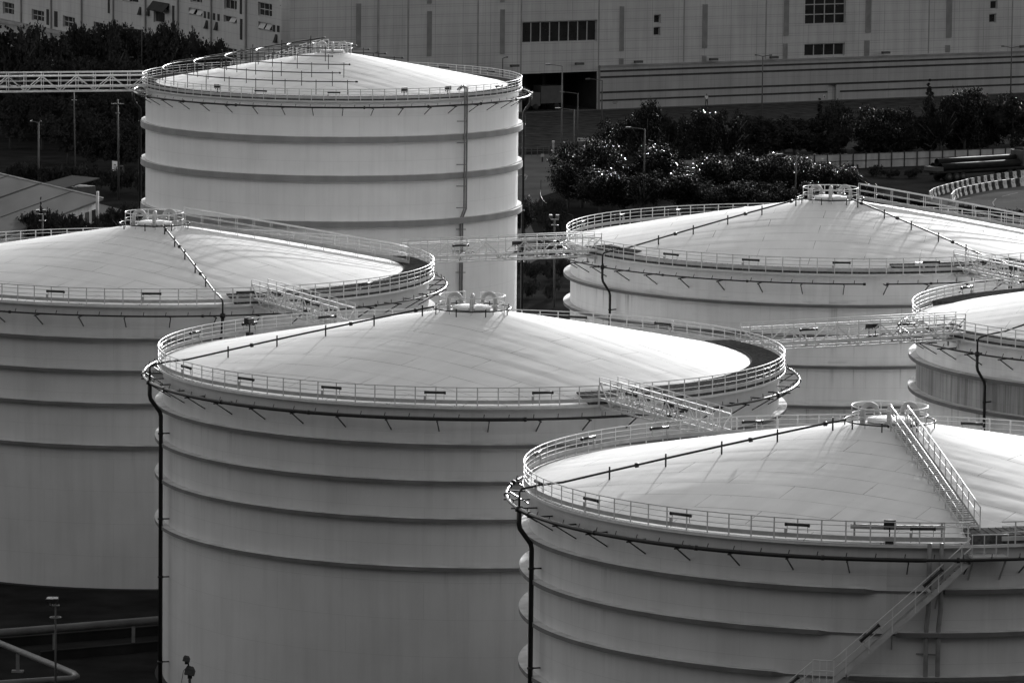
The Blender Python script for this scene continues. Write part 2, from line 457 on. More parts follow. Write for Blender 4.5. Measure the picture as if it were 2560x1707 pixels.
def flood_mesh():
    b = MB(); b.box(-0.24, 0.24, -0.14, 0.14, 0.25, 0.55); b.box(-0.28, 0.28, -0.2, -0.12, 0.22, 0.60)
    b.bar((0, 0, 0.25), (0, 0, -0.35), 0.06); b.box(-0.2, 0.2, -0.13, 0.13, -0.6, -0.3)
    b.bar((-0.26, 0, 0.4), (-0.26, 0, 0.1), 0.04); b.bar((0.26, 0, 0.4), (0.26, 0, 0.1), 0.04); b.bar((-0.26, 0, 0.12), (0.26, 0, 0.12), 0.04)
    return b.mesh('floodlight', M['lamp_dark'])
def vent_mesh():
    b = MB(); pts = [(-0.38, 0, -0.3)]
    pts += [(-0.38*Cc(t*PI/12), 0, 0.42+0.38*S(t*PI/12)) for t in range(13)]
    pts += [(0.38, 0, 0.30)]
    b.tube(pts, 0.125, 12)
    b.tube([(0.38, 0, 0.32), (0.38, 0, 0.24)], 0.19, 12); b.tube([(-0.38, 0, 0.02), (-0.38, 0, 0.10)], 0.2, 12)
    return b.mesh('gooseneck_vent', M['white_dull'])
CROWN_R = 1.92
def crown_rail_mesh(g0, g1):
    b = MB(); z0 = zroof(CROWN_R)
    for dz, r in ((0.98, 0.030), (0.55, 0.018)):
        b.tube(ring_pts(CROWN_R, z0+dz, g1, g0+360, 44), r, 6)
    return b.mesh('crown_railing', M['white'])
def crown_plate_mesh():
    b = MB(); z0 = zroof(0)+0.02
    b.lathe([(1.15, z0-0.14), (1.15, z0-0.02), (1.0, z0+0.02), (0.001, z0+0.04)], n=48)
    return b.mesh('crown_plate', M['roof'])
def crown_pipe_mesh(g0, g1):
    b = MB(); r = 2.28; z = zroof(r)+0.32
    b.tube(ring_pts(r, z, g1, g0+360, 48), 0.04, 8)
    for a in (g1, g0+360): b.tube([pol(r, a-1.2, z), pol(r, a+1.2, z)], 0.085, 8)
    for i in range(8):
        a = g1+8+i*(g0+344-g1)/7.0
        b.bar(pol(r, a, z+0.16), pol(r, a, zroof(r)-0.02), 0.065)
    return b.mesh('crown_pipe', M['pipe'])
def roof_pipe_mesh(phi, r0, r1, rp, zc, bore):
    """radial feed pipe from the cooling ring up the roof to the crown ring"""
    b = MB(); pts = [pol(rp, phi, zc), pol(rp, phi, WZ+0.28), pol(rp-0.12, phi, WZ+0.44), pol(RR-0.2, phi, WZ+0.62)]
    k = 12
    for i in range(k+1):
        r = 17.0+(r0-17.0)*i/k; pts.append(pol(r, phi, zroof(r)+0.42))
    b.tube(pts, bore, 8)
    for r in (14.6, 11.7, 8.8, 5.9, 3.0):
        z = zroof(r)
        b.bar(pol(r, phi, z-0.02), pol(r, phi, z+0.66), 0.085)
    for r in (13.2, 7.3, 3.4):
        z = zroof(r)+0.42; a = pol(r-0.09, phi, z); c = pol(r+0.09, phi, z-0.02); b.tube([a, c], bore*2.1, 8)
    return b.mesh('roof_pipe', M['pipe'])
def drop_pipe_mesh(phi, rp, zc, bore, zbot=0.05):
    # zbot: level of the ground in the tank's own units
    b = MB()
    b.tube([pol(rp, phi, zc+0.15), pol(rp, phi, zc-0.75), pol(rp-0.06, phi, zc-1.0), pol(18.62, phi, zc-1.75), pol(18.56, phi, zc-2.0), pol(18.56, phi, zbot)], bore, 10)
    b.tube([pol(rp, phi, zc-0.12), pol(rp, phi, zc+0.12)], bore*1.6, 10)
    z = zc-3.0; k = 0
    while z > 1:
        b.bar(pol(18.56, phi, z), pol(RS-0.02, phi, z), 0.07); b.tube([pol(18.56, phi, z-0.05), pol(18.56, phi, z+0.05)], bore*1.35, 10)
        z -= 3.4 if k % 2 else 5.0; k += 1
    return b.mesh('drop_pipe', M['pipe'])
def gangway_parts(root, phi, r0, r1, plate):
    a = R(phi); rad = Vector((S(a), -Cc(a), 0)); tan = Vector((Cc(a), S(a), 0))
    n = max(4, int(abs(r1-r0)/1.12)); rr = [r0+(r1-r0)*i/n for i in range(n+1)]
    g = lambda r, s, dz: rad*r+tan*(s*0.42)+Vector((0, 0, zroof(min(r, 17.0))+0.28+dz))
    d = MB()
    for i in range(int(abs(r1-r0)/0.3)):                     # treads
        r = r0+(r1-r0)*(i+0.5)/int(abs(r1-r0)/0.3); c = g(r, 0, 0)
        d.bar(c-tan*0.40, c+tan*0.40, 0.22, 0.03)
    gw = part('roof_stair', d, M['plate'], root)
    for s in (-1, 1):
        h = MB()
        h.tube([g(r, s, 0.98) for r in rr], 0.032, 6); h.tube([g(r, s, 0.52) for r in rr], 0.02, 6)
        part('handrail', h, M['white'], gw)
        q = MB()
        for i in range(n):
            w = 0.20 if plate else 0.12
            q.bar(g(rr[i], s, 0.02), g(rr[i+1], s, 0.02), 0.02, w)
        part('stringer', q, M['white_dull'], gw)
        for r in rr:
            p = MB(); c = g(r, s, 0); p.bar(c-Vector((0, 0, 0.28)), c+Vector((0, 0, 0.97)), 0.055, 0.03, up=tuple(rad))
            part('post', p, M['white'], gw)
    return gw

TANKS = {}
def tank(key, label, px, py, ringz, face, seam, sectors=(), walk='plate', shell='shell', drops=(), feeds=(), pipe_gaps=(),
         bore=0.075, lights=(), floods=(), gang=None, gang_r=(2.0, 16.9), rail_gaps=(), notch=None, big_bore=None, plate=False, band='band_dark', crown_gap=None, vents=True, crownpipe=True, scale=1.0, rail_z=WZ+1.10):
    c = P(px, py, rail_z); az = math.atan2(c.x, c.y)
    z0_ = rail_z-(WZ+1.10)*scale
    t = thing('storage_tank', label, 'storage tank', (c.x, c.y, z0_), -az, 'white storage tanks of the terminal'); t.scale = (scale,)*3
    TANKS[key] = (c.x, c.y, az, t)
    sb = sh_shell()
    if z0_ > 0.5: sb.lathe([(RS, -z0_/scale-0.3), (RS, -0.001)], n=160)
    if shell == 'shell_rust':
        sb = MB(); sb.lathe([(RS, 0), (RS, ringz[1])], n=160); sb.lathe([(RS, ringz[0]), (RS, WZ-0.02)], n=160)
        link('shell', sb.mesh('shell', M['shell_worn_hazed']), t)
        wb = MB(); wb.lathe([(RS, ringz[1]), (RS, ringz[0])], n=160)
        o = link('weathered_course', wb.mesh('weathered_course', M['shell_rust']), t); o['label'] = 'dark streaked band of plates between two rings'
    else:
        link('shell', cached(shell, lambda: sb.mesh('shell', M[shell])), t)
    if z0_ < 0.5: base = cached('base', lambda: MB().lathe([(18.5, -0.5), (18.5, 0.0), (RS+0.003, 0.02)], n=96, smooth=False).mesh('base_ring', M['dark']))
    if z0_ < 0.5: link('base_ring', base, t)
    for z in ringz:
        nz = None
        if notch:
            ps = 11.8-19.2*((WZ-z)-0.55)/5.9; nz = (round(ps-8.5, 1), round(ps+1.2, 1)) if ps > -20 else (round(ps-4, 1), round(ps+3, 1))
        gm = cached(('g', face, nz, band), lambda: girder_mesh(face, nz, band))
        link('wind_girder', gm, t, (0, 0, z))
    rk = 'roof_hazed' if shell == 'shell_hazed' else 'roof'
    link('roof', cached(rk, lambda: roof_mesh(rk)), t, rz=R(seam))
    link('walkway', cached(('w', walk), lambda: walkway_mesh(M[walk])), t)
    link('edge_channel', cached('fascia', fascia_mesh), t)
    for sc_ in sectors: link('grating', grating_mesh(*sc_), t)
    rg = cached(('rail', tuple(rail_gaps)), lambda: railing_mesh(rail_gaps)); rail = link('railing', rg, t)
    link('toe_board', cached(('toe', tuple(rail_gaps)), lambda: toe_mesh(rail_gaps)), t)
    pm = cached('post', post_mesh)
    for i in range(100):
        ph = i*3.6+1.1
        if any(g0+0.3 < ((ph-g0) % 360)+g0 < g1-0.3 for g0, g1 in rail_gaps): continue
        link('post', pm, rail, pol(RR, ph, WZ), R(ph))
    lm = cached('light', tube_light_mesh)
    for ph in lights:
        link('tube_light', lm, rail, pol(RR-0.02, ph, WZ+0.80), R(ph))
    fm = cached('flood', flood_mesh)
    for ph in floods:
        link('floodlight', fm, rail, pol(RR-0.25, ph, WZ+0.60), R(ph))
    rp, zc = 19.22, WZ-0.55
    cp = link('cooling_pipe', pipe_ring_mesh(rp, zc, bore, pipe_gaps), t)
    bm = cached('bracket', lambda: bracket_mesh(rp, zc))
    for i in range(42): link('bracket', bm, cp, (0, 0, 0), R(i*360/42+3.0))
    if big_bore:
        bb = MB(); bb.tube(ring_pts(rp, zc, big_bore[0], big_bore[1], 60), 0.105, 10); part('main_pipe', bb, M['pipe'], cp)
    for ph, bo in drops: link('drop_pipe', drop_pipe_mesh(ph, rp, zc, bo, 0.05-z0_/scale), t)
    for ph in feeds: link('roof_pipe', roof_pipe_mesh(ph, 2.3, 17, rp, zc, 0.058), t)
    # crown of the roof
    cg = crown_gap or ((gang-11, gang+11) if gang is not None else (170, 192))
    cr = link('crown_railing', crown_rail_mesh(*cg), t)
    for i in range(9):
        ph = cg[1]+i*(cg[0]+360-cg[1])/8.0
        p = MB(); c0 = pol(CROWN_R, ph, zroof(CROWN_R)-0.03); p.bar(c0, c0+Vector((0, 0, 1.0)), 0.05, 0.05); part('post', p, M['white'], cr)
    link('crown_plate', cached('crown', crown_plate_mesh), t)
    if crownpipe:
        link('crown_pipe', crown_pipe_mesh(cg[0]-4, cg[1]+4), t)
    if vents:
        vm = cached('vent', vent_mesh); zv = zroof(0.9)+0.10
        for (x, y, a) in ((-1.0, -0.25, 12), (0.02, -0.95, 84), (1.0, 0.1, 168)):
            link('gooseneck_vent', vm, t, (x, y, zv), R(a))
    if gang is not None: gangway_parts(t, gang, gang_r[0], gang_r[1], plate)
    return t
def fr(px, c, a): return math.degrees(math.asin(max(-1, min(1, (px-c)/a))))
def bk(px, c, a): return 180-fr(px, c, a)

A_R = [WZ-2.05, WZ-4.10, WZ-6.22, WZ-8.95]
t1 = tank('far', 'rearmost storage tank with dark sprinkler arcs over its roof and wide grey bands', 831, 186.5,
     [WZ-3.35, WZ-7.0, WZ-11.3], 0.58, -35, sectors=((-180, 180, 17.1),), drops=((88, 0.14), (-88.5, 0.14)), bore=0.085,
     floods=(fr(552, 831, 468), fr(1005, 831, 468), fr(1112, 831, 468), 82), lights=(fr(660, 831, 468), fr(835, 831, 468), 60, bk(1115, 831, 468), bk(1230, 831, 468)),
     gang=-157, gang_r=(2.0, 17), crownpipe=False, plate=True, band='band', shell='shell_hazed', scale=0.885, rail_z=23.9)
t2 = tank('left', 'storage tank at the left edge whose base and dark yard ground show below it', 386, 642,
     A_R, 0.22, -38, sectors=((16, 112),), drops=((12.8, 0.11),), feeds=(12.8,), bore=0.055,
     lights=(fr(153, 386, 694), fr(380, 386, 694), fr(602, 386, 694), 47, 78, 84, bk(270, 386, 694)), gang=97, plate=True)
t3 = tank('right_back', 'low-looking storage tank right of the road, with a faint streaked shell and long roof stair', 2075, 574,
     A_R, 0.22, -5, sectors=((-66, -51), (-50.9, 14, 17.35), (14.1, 48)), walk='plate', shell='shell_worn_hazed', drops=((-53, 0.085), (39, 0.13)), feeds=(-53, 39), pipe_gaps=((7, 11.6),), bore=0.048,
     lights=tuple(fr(x, 2075, 660) for x in (1550, 1693, 1887, 2104, 2319))+tuple(bk(x, 2075, 660) for x in (1442, 1530, 1667, 1841)), gang=97, plate=True)
t4 = tank('middle', 'large storage tank in the middle foreground, its whole white dome in view', 1179, 865,
     A_R, 0.22, -38, sectors=((21, 121),), drops=((-75, 0.125),), feeds=(-75,), bore=0.075, big_bore=(-75, 9),
     lights=tuple(fr(x, 1179, 781) for x in (486, 640, 848, 1094, 1348))+(68, -93)+tuple(bk(x, 1179, 781) for x in (471, 602, 800, 1458, 1677)),
     floods=(bk(596, 1179, 781),), crown_gap=(165, 192))
t5 = tank('far_right', 'storage tank cut by the right edge, with black rust streaks between its rings', 3026, 767,
     A_R, 0.24, -8, walk='plate', shell='shell_rust', drops=((-45.5, 0.09),), feeds=(-45.5,), bore=0.055,
     sectors=((-150, -108, 16.9), (-70, -20, 17.2)), lights=(bk(2405, 3026, 736), bk(2554, 3026, 736), -56), gang=60)
t6 = tank('front', 'nearest storage tank at lower right, with a stair winding down its side', 2222, 1162,
     A_R, 0.23, -24, sectors=((12.4, 70),), drops=((-71, 0.125),), feeds=(-71,), bore=0.075, big_bore=(-71, 5.5), pipe_gaps=((-97, -94),),
     lights=tuple(fr(x, 2222, 908) for x in (1370, 1513, 1735, 2012, 2304))+tuple(bk(x, 2222, 908) for x in (1445, 1333, 1620, 1860, 2440)),
     floods=(fr(2227, 2222, 908),), gang=13.5, rail_gaps=((12.2, 17.0),), notch=True, plate=False)

# --- back tank: sprinkler arcs, risers
zc1 = WZ-0.55
for k, (r, a0, a1) in enumerate(((16.4, -205, 8), (13.4, -203, 3), (10.4, -200, 9), (7.4, -198, 0), (4.4, -196, -6))):
    b = MB(); z = zroof(r)+1.25
    b.tube(ring_pts(r, z, a0, a1, 60), 0.05, 8)
    b.tube([pol(r, a0-0.5, z), pol(r, a0+0.5, z)], 0.09, 8); b.tube([pol(r, a1-0.4, z), pol(r, a1+0.4, z)], 0.09, 8)
    sp = part('sprinkler_arc', b, M['pipe'], t1)
    n = int((a1-a0)/360*2*PI*r/3.0)
    for i in range(n+1):
        ph = a0+3+(a1-a0-6)*i/max(1, n); p = MB()
        p.bar(pol(r, ph, zroof(r)-0.03), pol(r, ph, z+0.16), 0.065); part('stand', p, M['pipe'], sp)
b = MB(); pts = [pol(19.22, -118, zc1), pol(19.22, -118, WZ+0.9)]+[pol(r, -118, zroof(min(r, 17))+1.33) for r in (17.5, 15, 12, 9, 6, 3, 0.8)]
b.tube(pts, 0.07, 8)
for r in (15.6, 12.2, 8.8, 5.6, 2.4): b.bar(pol(r, -118, zroof(r)-0.02), pol(r, -118, zroof(r)+1.75), 0.085)
part('sprinkler_feed', b, M['pipe'], t1)
b = MB()
for dx in (0, 0.85):
    ph = 42.2+dx
    b.tube([pol(17.6, ph, WZ+0.75), pol(18.2, ph, WZ+1.15), pol(18.62, ph, WZ+0.95), pol(18.66, ph, WZ+0.3), pol(18.66, ph, WZ-10.5), pol(18.3, ph-0.35, WZ-11.4), pol(18.3, ph-0.35, -8.0)], 0.085, 8)
z = WZ-2.2
while z > 1: b.bar(pol(18.66, 43, z), pol(RS-0.02, 40.8, z), 0.07); z -= 2.05
part('riser_pair', b, M['greypipe'], t1)

# --- nearest tank: stair down the shell, twin pipes
def helix(p0, z0, p1, z1, r, n): return [pol(r, p0+(p1-p0)*i/n, z0+(z1-z0)*i/n) for i in range(n+1)]
rin, rout = 18.56, 19.12
st = MB()
flights = ((11.8, WZ-0.55, -7.4, WZ-6.45), (-10.0, WZ-6.45, -31.0, WZ-12.9))
for (p0, z0, p1, z1) in flights:
    n = int((z0-z1)/0.20)
    for i in range(n):
        ph = p0+(p1-p0)*(i+0.5)/n; z = z0-(i+1)*(z0-z1)/n
        st.bar(pol(rin, ph, z), pol(rout, ph, z), 0.24, 0.03)
stair = part('shell_stair', st, M['grating'], t6)
for (p0, z0, p1, z1) in flights:
    for r in (rin, rout):
        s_ = MB(); hp = helix(p0, z0-0.05, p1, z1-0.05, r, 24)
        for i in range(24): s_.bar(hp[i], hp[i+1], 0.02, 0.26)
        part('stringer', s_, M['stair'], stair)
    for dz in (1.02, 0.55):
        h = MB(); h.tube(helix(p0, z0+dz, p1, z1+dz, rout, 24), 0.026, 6); part('handrail', h, M['white'], stair)
    for i in range(6):
        ph = p0+(p1-p0)*(i+0.4)/6; z = z0+(z1-z0)*(i+0.4)/6
        q = MB(); q.bar(pol(rout, ph, z-0.15), pol(rout, ph, z+1.02), 0.045); part('post', q, M['white'], stair)
        if i % 2:
            k = MB(); k.bar(pol(rout-0.1, ph, z-0.2), pol(RS-0.02, ph, z-1.1), 0.06); k.bar(pol(rout-0.1, ph, z-0.2), pol(RS-0.02, ph, z-0.2), 0.06); part('bracket', k, M['white_dull'], stair)
def landing(p0, p1, z):
    l = MB(); n = 6
    for i in range(n):
        a, c = p0+(p1-p0)*i/n, p0+(p1-p0)*(i+1)/n
        l.add([pol(RS+0.03, a, z), pol(rout+0.05, a, z), pol(rout+0.05, c, z), pol(RS+0.03, c, z), pol(RS+0.03, a, z-0.1), pol(rout+0.05, a, z-0.1), pol(rout+0.05, c, z-0.1), pol(RS+0.03, c, z-0.1)],
              [(0, 1, 2, 3), (7, 6, 5, 4), (1, 5, 6, 2), (0, 4, 5, 1), (3, 2, 6, 7)])
    for ph in (p0+0.2, p1-0.2): l.bar(pol(rout, ph, z-0.1), pol(RS+0.03, ph, z-1.25), 0.07)
    lo = part('landing', l, M['white_dull'], stair)
    h = MB()
    for dz in (1.05, 0.55):
        h.tube([pol(rout, p0+(p1-p0)*i/n, z+dz) for i in range(n+1)], 0.028, 6)
    for i in range(4):
        ph = p0+(p1-p0)*i/3.0; h.bar(pol(rout, ph, z), pol(rout, ph, z+1.05), 0.05)
    part('landing_rail', h, M['white'], stair)
landing(12.0, 17.2, WZ-0.42); landing(-10.2, -7.2, WZ-6.5)
for ph, z in ((6.5, WZ-2.18), (-2.2, WZ-4.85), (-13.5, WZ-7.5)):
    o = link('tube_light', MESH['light'], stair, pol(rout+0.03, ph, z+0.80)); o.rotation_euler = (0, R(-43), R(ph))
b = MB()
for ph in (6.2, 8.0):
    b.tube([pol(18.36, ph, WZ+0.12), pol(18.42, ph, WZ-3.0), pol(18.36, ph-0.25, WZ-3.9), pol(18.32, ph-0.25, 0.1)], 0.115, 10)
for z in (WZ-5.2, WZ-8.4, WZ-11.6): b.bar(pol(18.35, 8, z), pol(RS-0.02, 4.6, z), 0.07)
part('riser_pair', b, M['greypipe'], t6)

b = MB(); n_ = 8
for i in range(n_):
    a0, a1 = -5.6+14.3*i/n_, -5.6+14.3*(i+1)/n_; b.bar(pol(17.85, a0, WZ+0.78), pol(17.85, a1, WZ+0.78), 0.10, 0.22)
for ph in (-5.0, 8.2): b.bar(pol(17.85, ph, WZ+0.05), pol(17.85, ph, WZ+1.0), 0.09)
part('cable_tray', b, M['greypipe'], t6)
b = MB(); c_ = pol(17.6, 21.5, WZ+0.30); b.add([c_+Vector((x, y, z)) for z in (0, 0.42) for x, y in ((-0.75, -0.35), (0.75, -0.35), (0.75, 0.4), (-0.75, 0.4))],
    [(3, 2, 1, 0), (4, 5, 6, 7), (0, 1, 5, 4), (1, 2, 6, 5), (2, 3, 7, 6), (3, 0, 4, 7)]); part('equipment_box', b, M['white'], t3)

# ------------------------------------------------------------------ truss footbridges between the tanks
def bridge(pa, pb, label, nl=2, deck=WZ+0.42):
    A, B = Vector((pa[0], pa[1], deck)), Vector((pb[0], pb[1], deck))
    d = B-A; L = d.length; an = math.atan2(d.y, d.x)
    t = thing('footbridge', label, 'footbridge', (A+B)/2, an, 'steel footbridges between the tanks')
    h = L/2; n = max(4, 2*round(L/3.0)); xs = [-h+L*i/n for i in range(n+1)]
    dk = MB(); dk.box(-h, h, -0.46, 0.46, -0.05, 0.0)
    part('deck', dk, M['plate'], t)
    for s in (-1, 1):
        y = s*0.52
        tr = MB()
        tr.bar((-h, y, -0.46), (h, y, -0.46), 0.07, 0.09); tr.bar((-h, y, 0.84), (h, y, 0.84), 0.07, 0.08)
        tr.bar((-h, y, -0.06), (h, y, -0.06), 0.05, 0.14)
        for i, x in enumerate(xs):
            if i % 2 == 0 and i < n:
                tr.bar((x, y, 0.80), (xs[i+1], y, -0.44), 0.06); 
            elif i < n:
                tr.bar((x, y, -0.44), (xs[i+1], y, 0.80), 0.06)
        ts = part('truss_side', tr, M['white'], t)
        hr = MB(); hr.tube([(-h, y, 1.14), (h, y, 1.14)], 0.032, 6); hr.tube([(-h, y, 0.42), (h, y, 0.42)], 0.022, 6)
        part('handrail', hr, M['white'], ts)
        for x in xs:
            p = MB(); p.bar((x, y+0.05*s, -0.48), (x, y+0.05*s, 1.13), 0.055, 0.04); part('post', p, M['white'], ts)
    cb = MB()
    for i in range(n): cb.bar((xs[i], -0.5, -0.46), (xs[i+1], 0.5, -0.46), 0.04)
    part('cross_bracing', cb, M['white_dull'], t)
    for s in (-1, 1):
        e = MB(); x = s*(h-0.5)
        e.box(x-0.12, x+0.12, -0.7, 0.7, -0.66, -0.51); e.bar((x, -0.6, -0.62), (x, -0.6, -0.95), 0.09); e.bar((x, 0.6, -0.62), (x, 0.6, -0.95), 0.09)
        part('bearing', e, M['white_dull'], t)
    for i in range(nl):
        x = -h+L*(i+0.6)/(nl+0.2); o = link('tube_light', MESH['light'], t, (x, -0.44, 0.66), 0)
    for x, a in ((h*0.12, -25), (h*0.18, 40)):
        o = link('floodlight', MESH['flood'], t, (x, -0.25, 0.35), R(a)); o.scale = (0.8, 0.8, 0.8)
    # cable tray with loose cable loops
    cbm = MB(); rnd = random.Random(int(L*10))
    for i in range(3):
        x0 = rnd.uniform(-h*0.7, h*0.6); pts = [(x0+k*0.12, -0.40+0.05*S(k*1.3), 0.06+0.10*abs(S(k*0.9+i))) for k in range(14)]
        cbm.tube(pts, 0.022, 5)
    part('cable', cbm, M['lamp_dark'], t)
    return t
def between(k1, k2, label, ra=18.4, rb=18.4, nl=2):
    a = Vector(TANKS[k1][:2]); b2 = Vector(TANKS[k2][:2]); u = (b2-a).normalized()
    return bridge(a+u*ra, b2-u*rb, label, nl)
between('left', 'right_back', 'footbridge crossing in front of the rearmost tank to the tank with a long roof stair')
between('left', 'middle', 'short sloping-looking footbridge from the left-edge tank to the middle foreground tank')
between('middle', 'far_right', 'long footbridge from the middle tank to the rust-streaked tank at the right edge', nl=2)
between('middle', 'front', 'footbridge running down from the middle tank to the nearest lower-right tank', nl=2)
between('right_back', 'far_right', 'footbridge at the right edge, leading behind the rust-streaked tank')
tx, ty = TANKS['far'][:2]
e0 = P(-420, 197.5, 23.9); u = (Vector((tx, ty))-Vector((e0.x, e0.y))).normalized()
bridge((e0.x, e0.y), Vector((tx, ty))-u*16.2, 'footbridge running off the left edge from the rearmost tank, dark trees behind', nl=3, deck=23.9-1.10+0.35)
for k in ('left', 'right_back', 'far_right'): TANKS[k][3].scale = (1.02, 1.02, 1.0)

# ------------------------------------------------------------------ ground
b = MB(); b.add([(-2500, -300, 0), (2500, -300, 0), (2500, 4000, 0), (-2500, 4000, 0)], [(0, 1, 2, 3)])
struct('ground', b, M['yard'])
# unseen hill under and behind the camera, added to block sky light from tanks
b = MB(); nx_, ny_ = 60, 30; rnd = random.Random(5)
for j in range(ny_+1):
    y = 185-j*24.0
    for i in range(nx_+1):
        x = -1200+i*40.0
        u = (185-y)/185.0
        h = 55*min(1, u)**1.1 if u <= 1 else 55+min(230, (u-1)*190)
        h = h*(1.0-0.25*(abs(x)/1200)**2)+(rnd.uniform(-5, 5) if u > 1.15 else (rnd.uniform(-1, 1) if u > 0 else 0))
        b.v.append((x, y, h-0.3))
for j in range(ny_):
    for i in range(nx_):
        k = j*(nx_+1)+i; b.f.append((k, k+nx_+1, k+nx_+2, k+1)); b.mi.append(0); b.sm.append(True)
struct('sky_block_hill', b, M['grass'])
def sheet(name, pts, m, z):
    b = MB(); n = len(pts); b.add([(p.x, p.y, z) for p in pts], [tuple(range(n))]); return struct(name, b, m)
# factory front: plane through two points of its foot
B0, B1 = P(1495, 273), P(2560, 231)
FD = Vector((B1.x-B0.x, B1.y-B0.y, 0)).normalized(); FN = Vector((FD.y, -FD.x, 0))     # FN points to the camera side
def onplane(px, py, o, nrm):
    d = ray(px, py); t = (o-CAM).dot(nrm)/d.dot(nrm); return CAM+d*t
def onfront(px, py, off=0.0):
    p = onplane(px, py, Vector((B0.x, B0.y, 0))+FN*off, FN); return (p-B0).dot(FD), p.z
corner_s = onfront(705, 200)[0]
CORN = Vector((B0.x, B0.y, 0))+FD*corner_s
WA = R(180-66.5); WD = Vector((Cc(WA), S(WA), 0)); WN = Vector((-WD.y, WD.x, 0))       # left wing runs away to the left
if WN.dot(CAM-CORN) < 0: WN = -WN
def onwing(px, py):
    p = onplane(px, py, CORN, WN); return (p-CORN).dot(WD), p.z
g0 = Vector((B0.x, B0.y, 0))+FD*(corner_s-3)+FN*0.5; g1 = Vector((B0.x, B0.y, 0))+FD*140+FN*0.5
sheet('grass_bank', [g0, g1, P(2760, 352), P(1990, 380), P(1200, 372)], M['grass'], 0.004)
sheet('pavement', [Vector((B0.x, B0.y, 0))+FD*(corner_s)+FN*0.1, Vector((B0.x, B0.y, 0))+FD*140+FN*0.1, g1+FN*1.3, g0+FN*1.3], M['road'], 0.008)
sheet('road', [P(1200, 392), P(1420, 384), P(1560, 402), P(1500, 452), P(1420, 470), P(1352, 492), P(1320, 548), P(1360, 640), P(1250, 700), P(1200, 520)], M['road'], 0.012)
sheet('truck_yard', [P(1980, 425), P(2300, 405), P(2800, 396), P(2800, 470), P(2400, 500), P(2180, 490)], M['asphalt'], 0.006)
sheet('side_road', [P(2300, 498), P(2420, 476), P(2700, 452), P(2800, 560), P(2440, 590), P(2290, 540)], M['road'], 0.010)
b = MB()
def mark(pts, w):
    for i in range(len(pts)-1): b.bar(P(*pts[i])+Vector((0, 0, 0.02)), P(*pts[i+1])+Vector((0, 0, 0.02)), w, 0.008)
mark([(2505, 492), (2545, 482)], 0.16); mark([(2490, 497), (2482, 507), (2485, 515)], 0.14); mark([(2470, 503), (2560, 502), (2640, 500)], 0.12)
mark([(2400, 500), (2425, 496)], 0.3); mark([(1306, 432), (1318, 440), (1314, 449), (1305, 453)], 0.14)
struct('road_markings', b, M['mark'])

# ------------------------------------------------------------------ factory
def wall_holes(b, x0, x1, z0, z1, holes, depth, y=0.0, back=None):
    xs = sorted({x0, x1, *[h[0] for h in holes], *[h[1] for h in holes]}); zs = sorted({z0, z1, *[h[2] for h in holes], *[h[3] for h in holes]})
    xs = [x for x in xs if x0 <= x <= x1]; zs = [z for z in zs if z0 <= z <= z1]
    for i in range(len(xs)-1):
        for j in range(len(zs)-1):
            cx, cz = (xs[i]+xs[i+1])/2, (zs[j]+zs[j+1])/2
            if any(h[0] < cx < h[1] and h[2] < cz < h[3] for h in holes): continue
            b.add([(xs[i], y, zs[j]), (xs[i+1], y, zs[j]), (xs[i+1], y, zs[j+1]), (xs[i], y, zs[j+1])], [(0, 1, 2, 3)])
    for h in holes:
        d = y+(h[4] if len(h) > 4 else depth); a, c, e, f = h[:4]
        b.add([(a, y, e), (c, y, e), (c, y, f), (a, y, f), (a, d, e), (c, d, e), (c, d, f), (a, d, f)], [(0, 4, 5, 1), (1, 5, 6, 2), (2, 6, 7, 3), (3, 7, 4, 0)])
def window(parent, a, c, e, f, y, nx, ny, open_=(), barw=0.10):
    fr_ = MB()
    fr_.box(a, a+barw, y-0.05, y+0.05, e, f); fr_.box(c-barw, c, y-0.05, y+0.05, e, f)
    fr_.box(a+barw, c-barw, y-0.05, y+0.05, e, e+barw); fr_.box(a+barw, c-barw, y-0.05, y+0.05, f-barw, f)
    for i in range(1, nx): x = a+(c-a)*i/nx; fr_.box(x-barw/2, x+barw/2, y-0.04, y+0.04, e+barw, f-barw)
    for j in range(1, ny): z = e+(f-e)*j/ny; fr_.box(a+barw, c-barw, y-0.03, y+0.03, z-barw/2, z+barw/2)
    w = part('window', fr_, M['frame'], parent)
    p = MB(); p.add([(a+0.02, y+0.07, e+0.02), (c-0.02, y+0.07, e+0.02), (c-0.02, y+0.07, f-0.02), (a+0.02, y+0.07, f-0.02)], [(0, 1, 2, 3)])
    part('pane', p, M['pane'], w)
    for (u0, u1) in open_:                                    # hopper panes tipped outwards
        q = MB(); xa, xb = a+(c-a)*u0, a+(c-a)*u1
        q.add([(xa, y-0.04, f-0.1), (xb, y-0.04, f-0.1), (xb, y-0.45, e+0.2), (xa, y-0.45, e+0.2), (xa, y-0.01, f-0.1), (xb, y-0.01, f-0.1), (xb, y-0.42, e+0.2), (xa, y-0.42, e+0.2)],
              [(0, 1, 2, 3), (7, 6, 5, 4), (0, 4, 5, 1), (1, 5, 6, 2), (2, 6, 7, 3), (3, 7, 4, 0)])
        part('open_pane', q, M['frame'], w)
    return w
def rect(fn, x0, x1, y0, y1):
    xm, ym = (x0+x1)/2, (y0+y1)/2
    a, c = fn(x0, ym)[0], fn(x1, ym)[0]
    return min(a, c), max(a, c), fn(xm, y1)[1], fn(xm, y0)[1]
HB = 26.0
fac = thing('factory', 'long pale factory with panelled front, window bands and a striped lower storey', 'building', (B0.x, B0.y, 0), math.atan2(FD.y, FD.x))
L0, L1 = corner_s, 150.0
s_pl = onfront(1496, 230)[0]
ztop = onfront(1900, 154)[1]
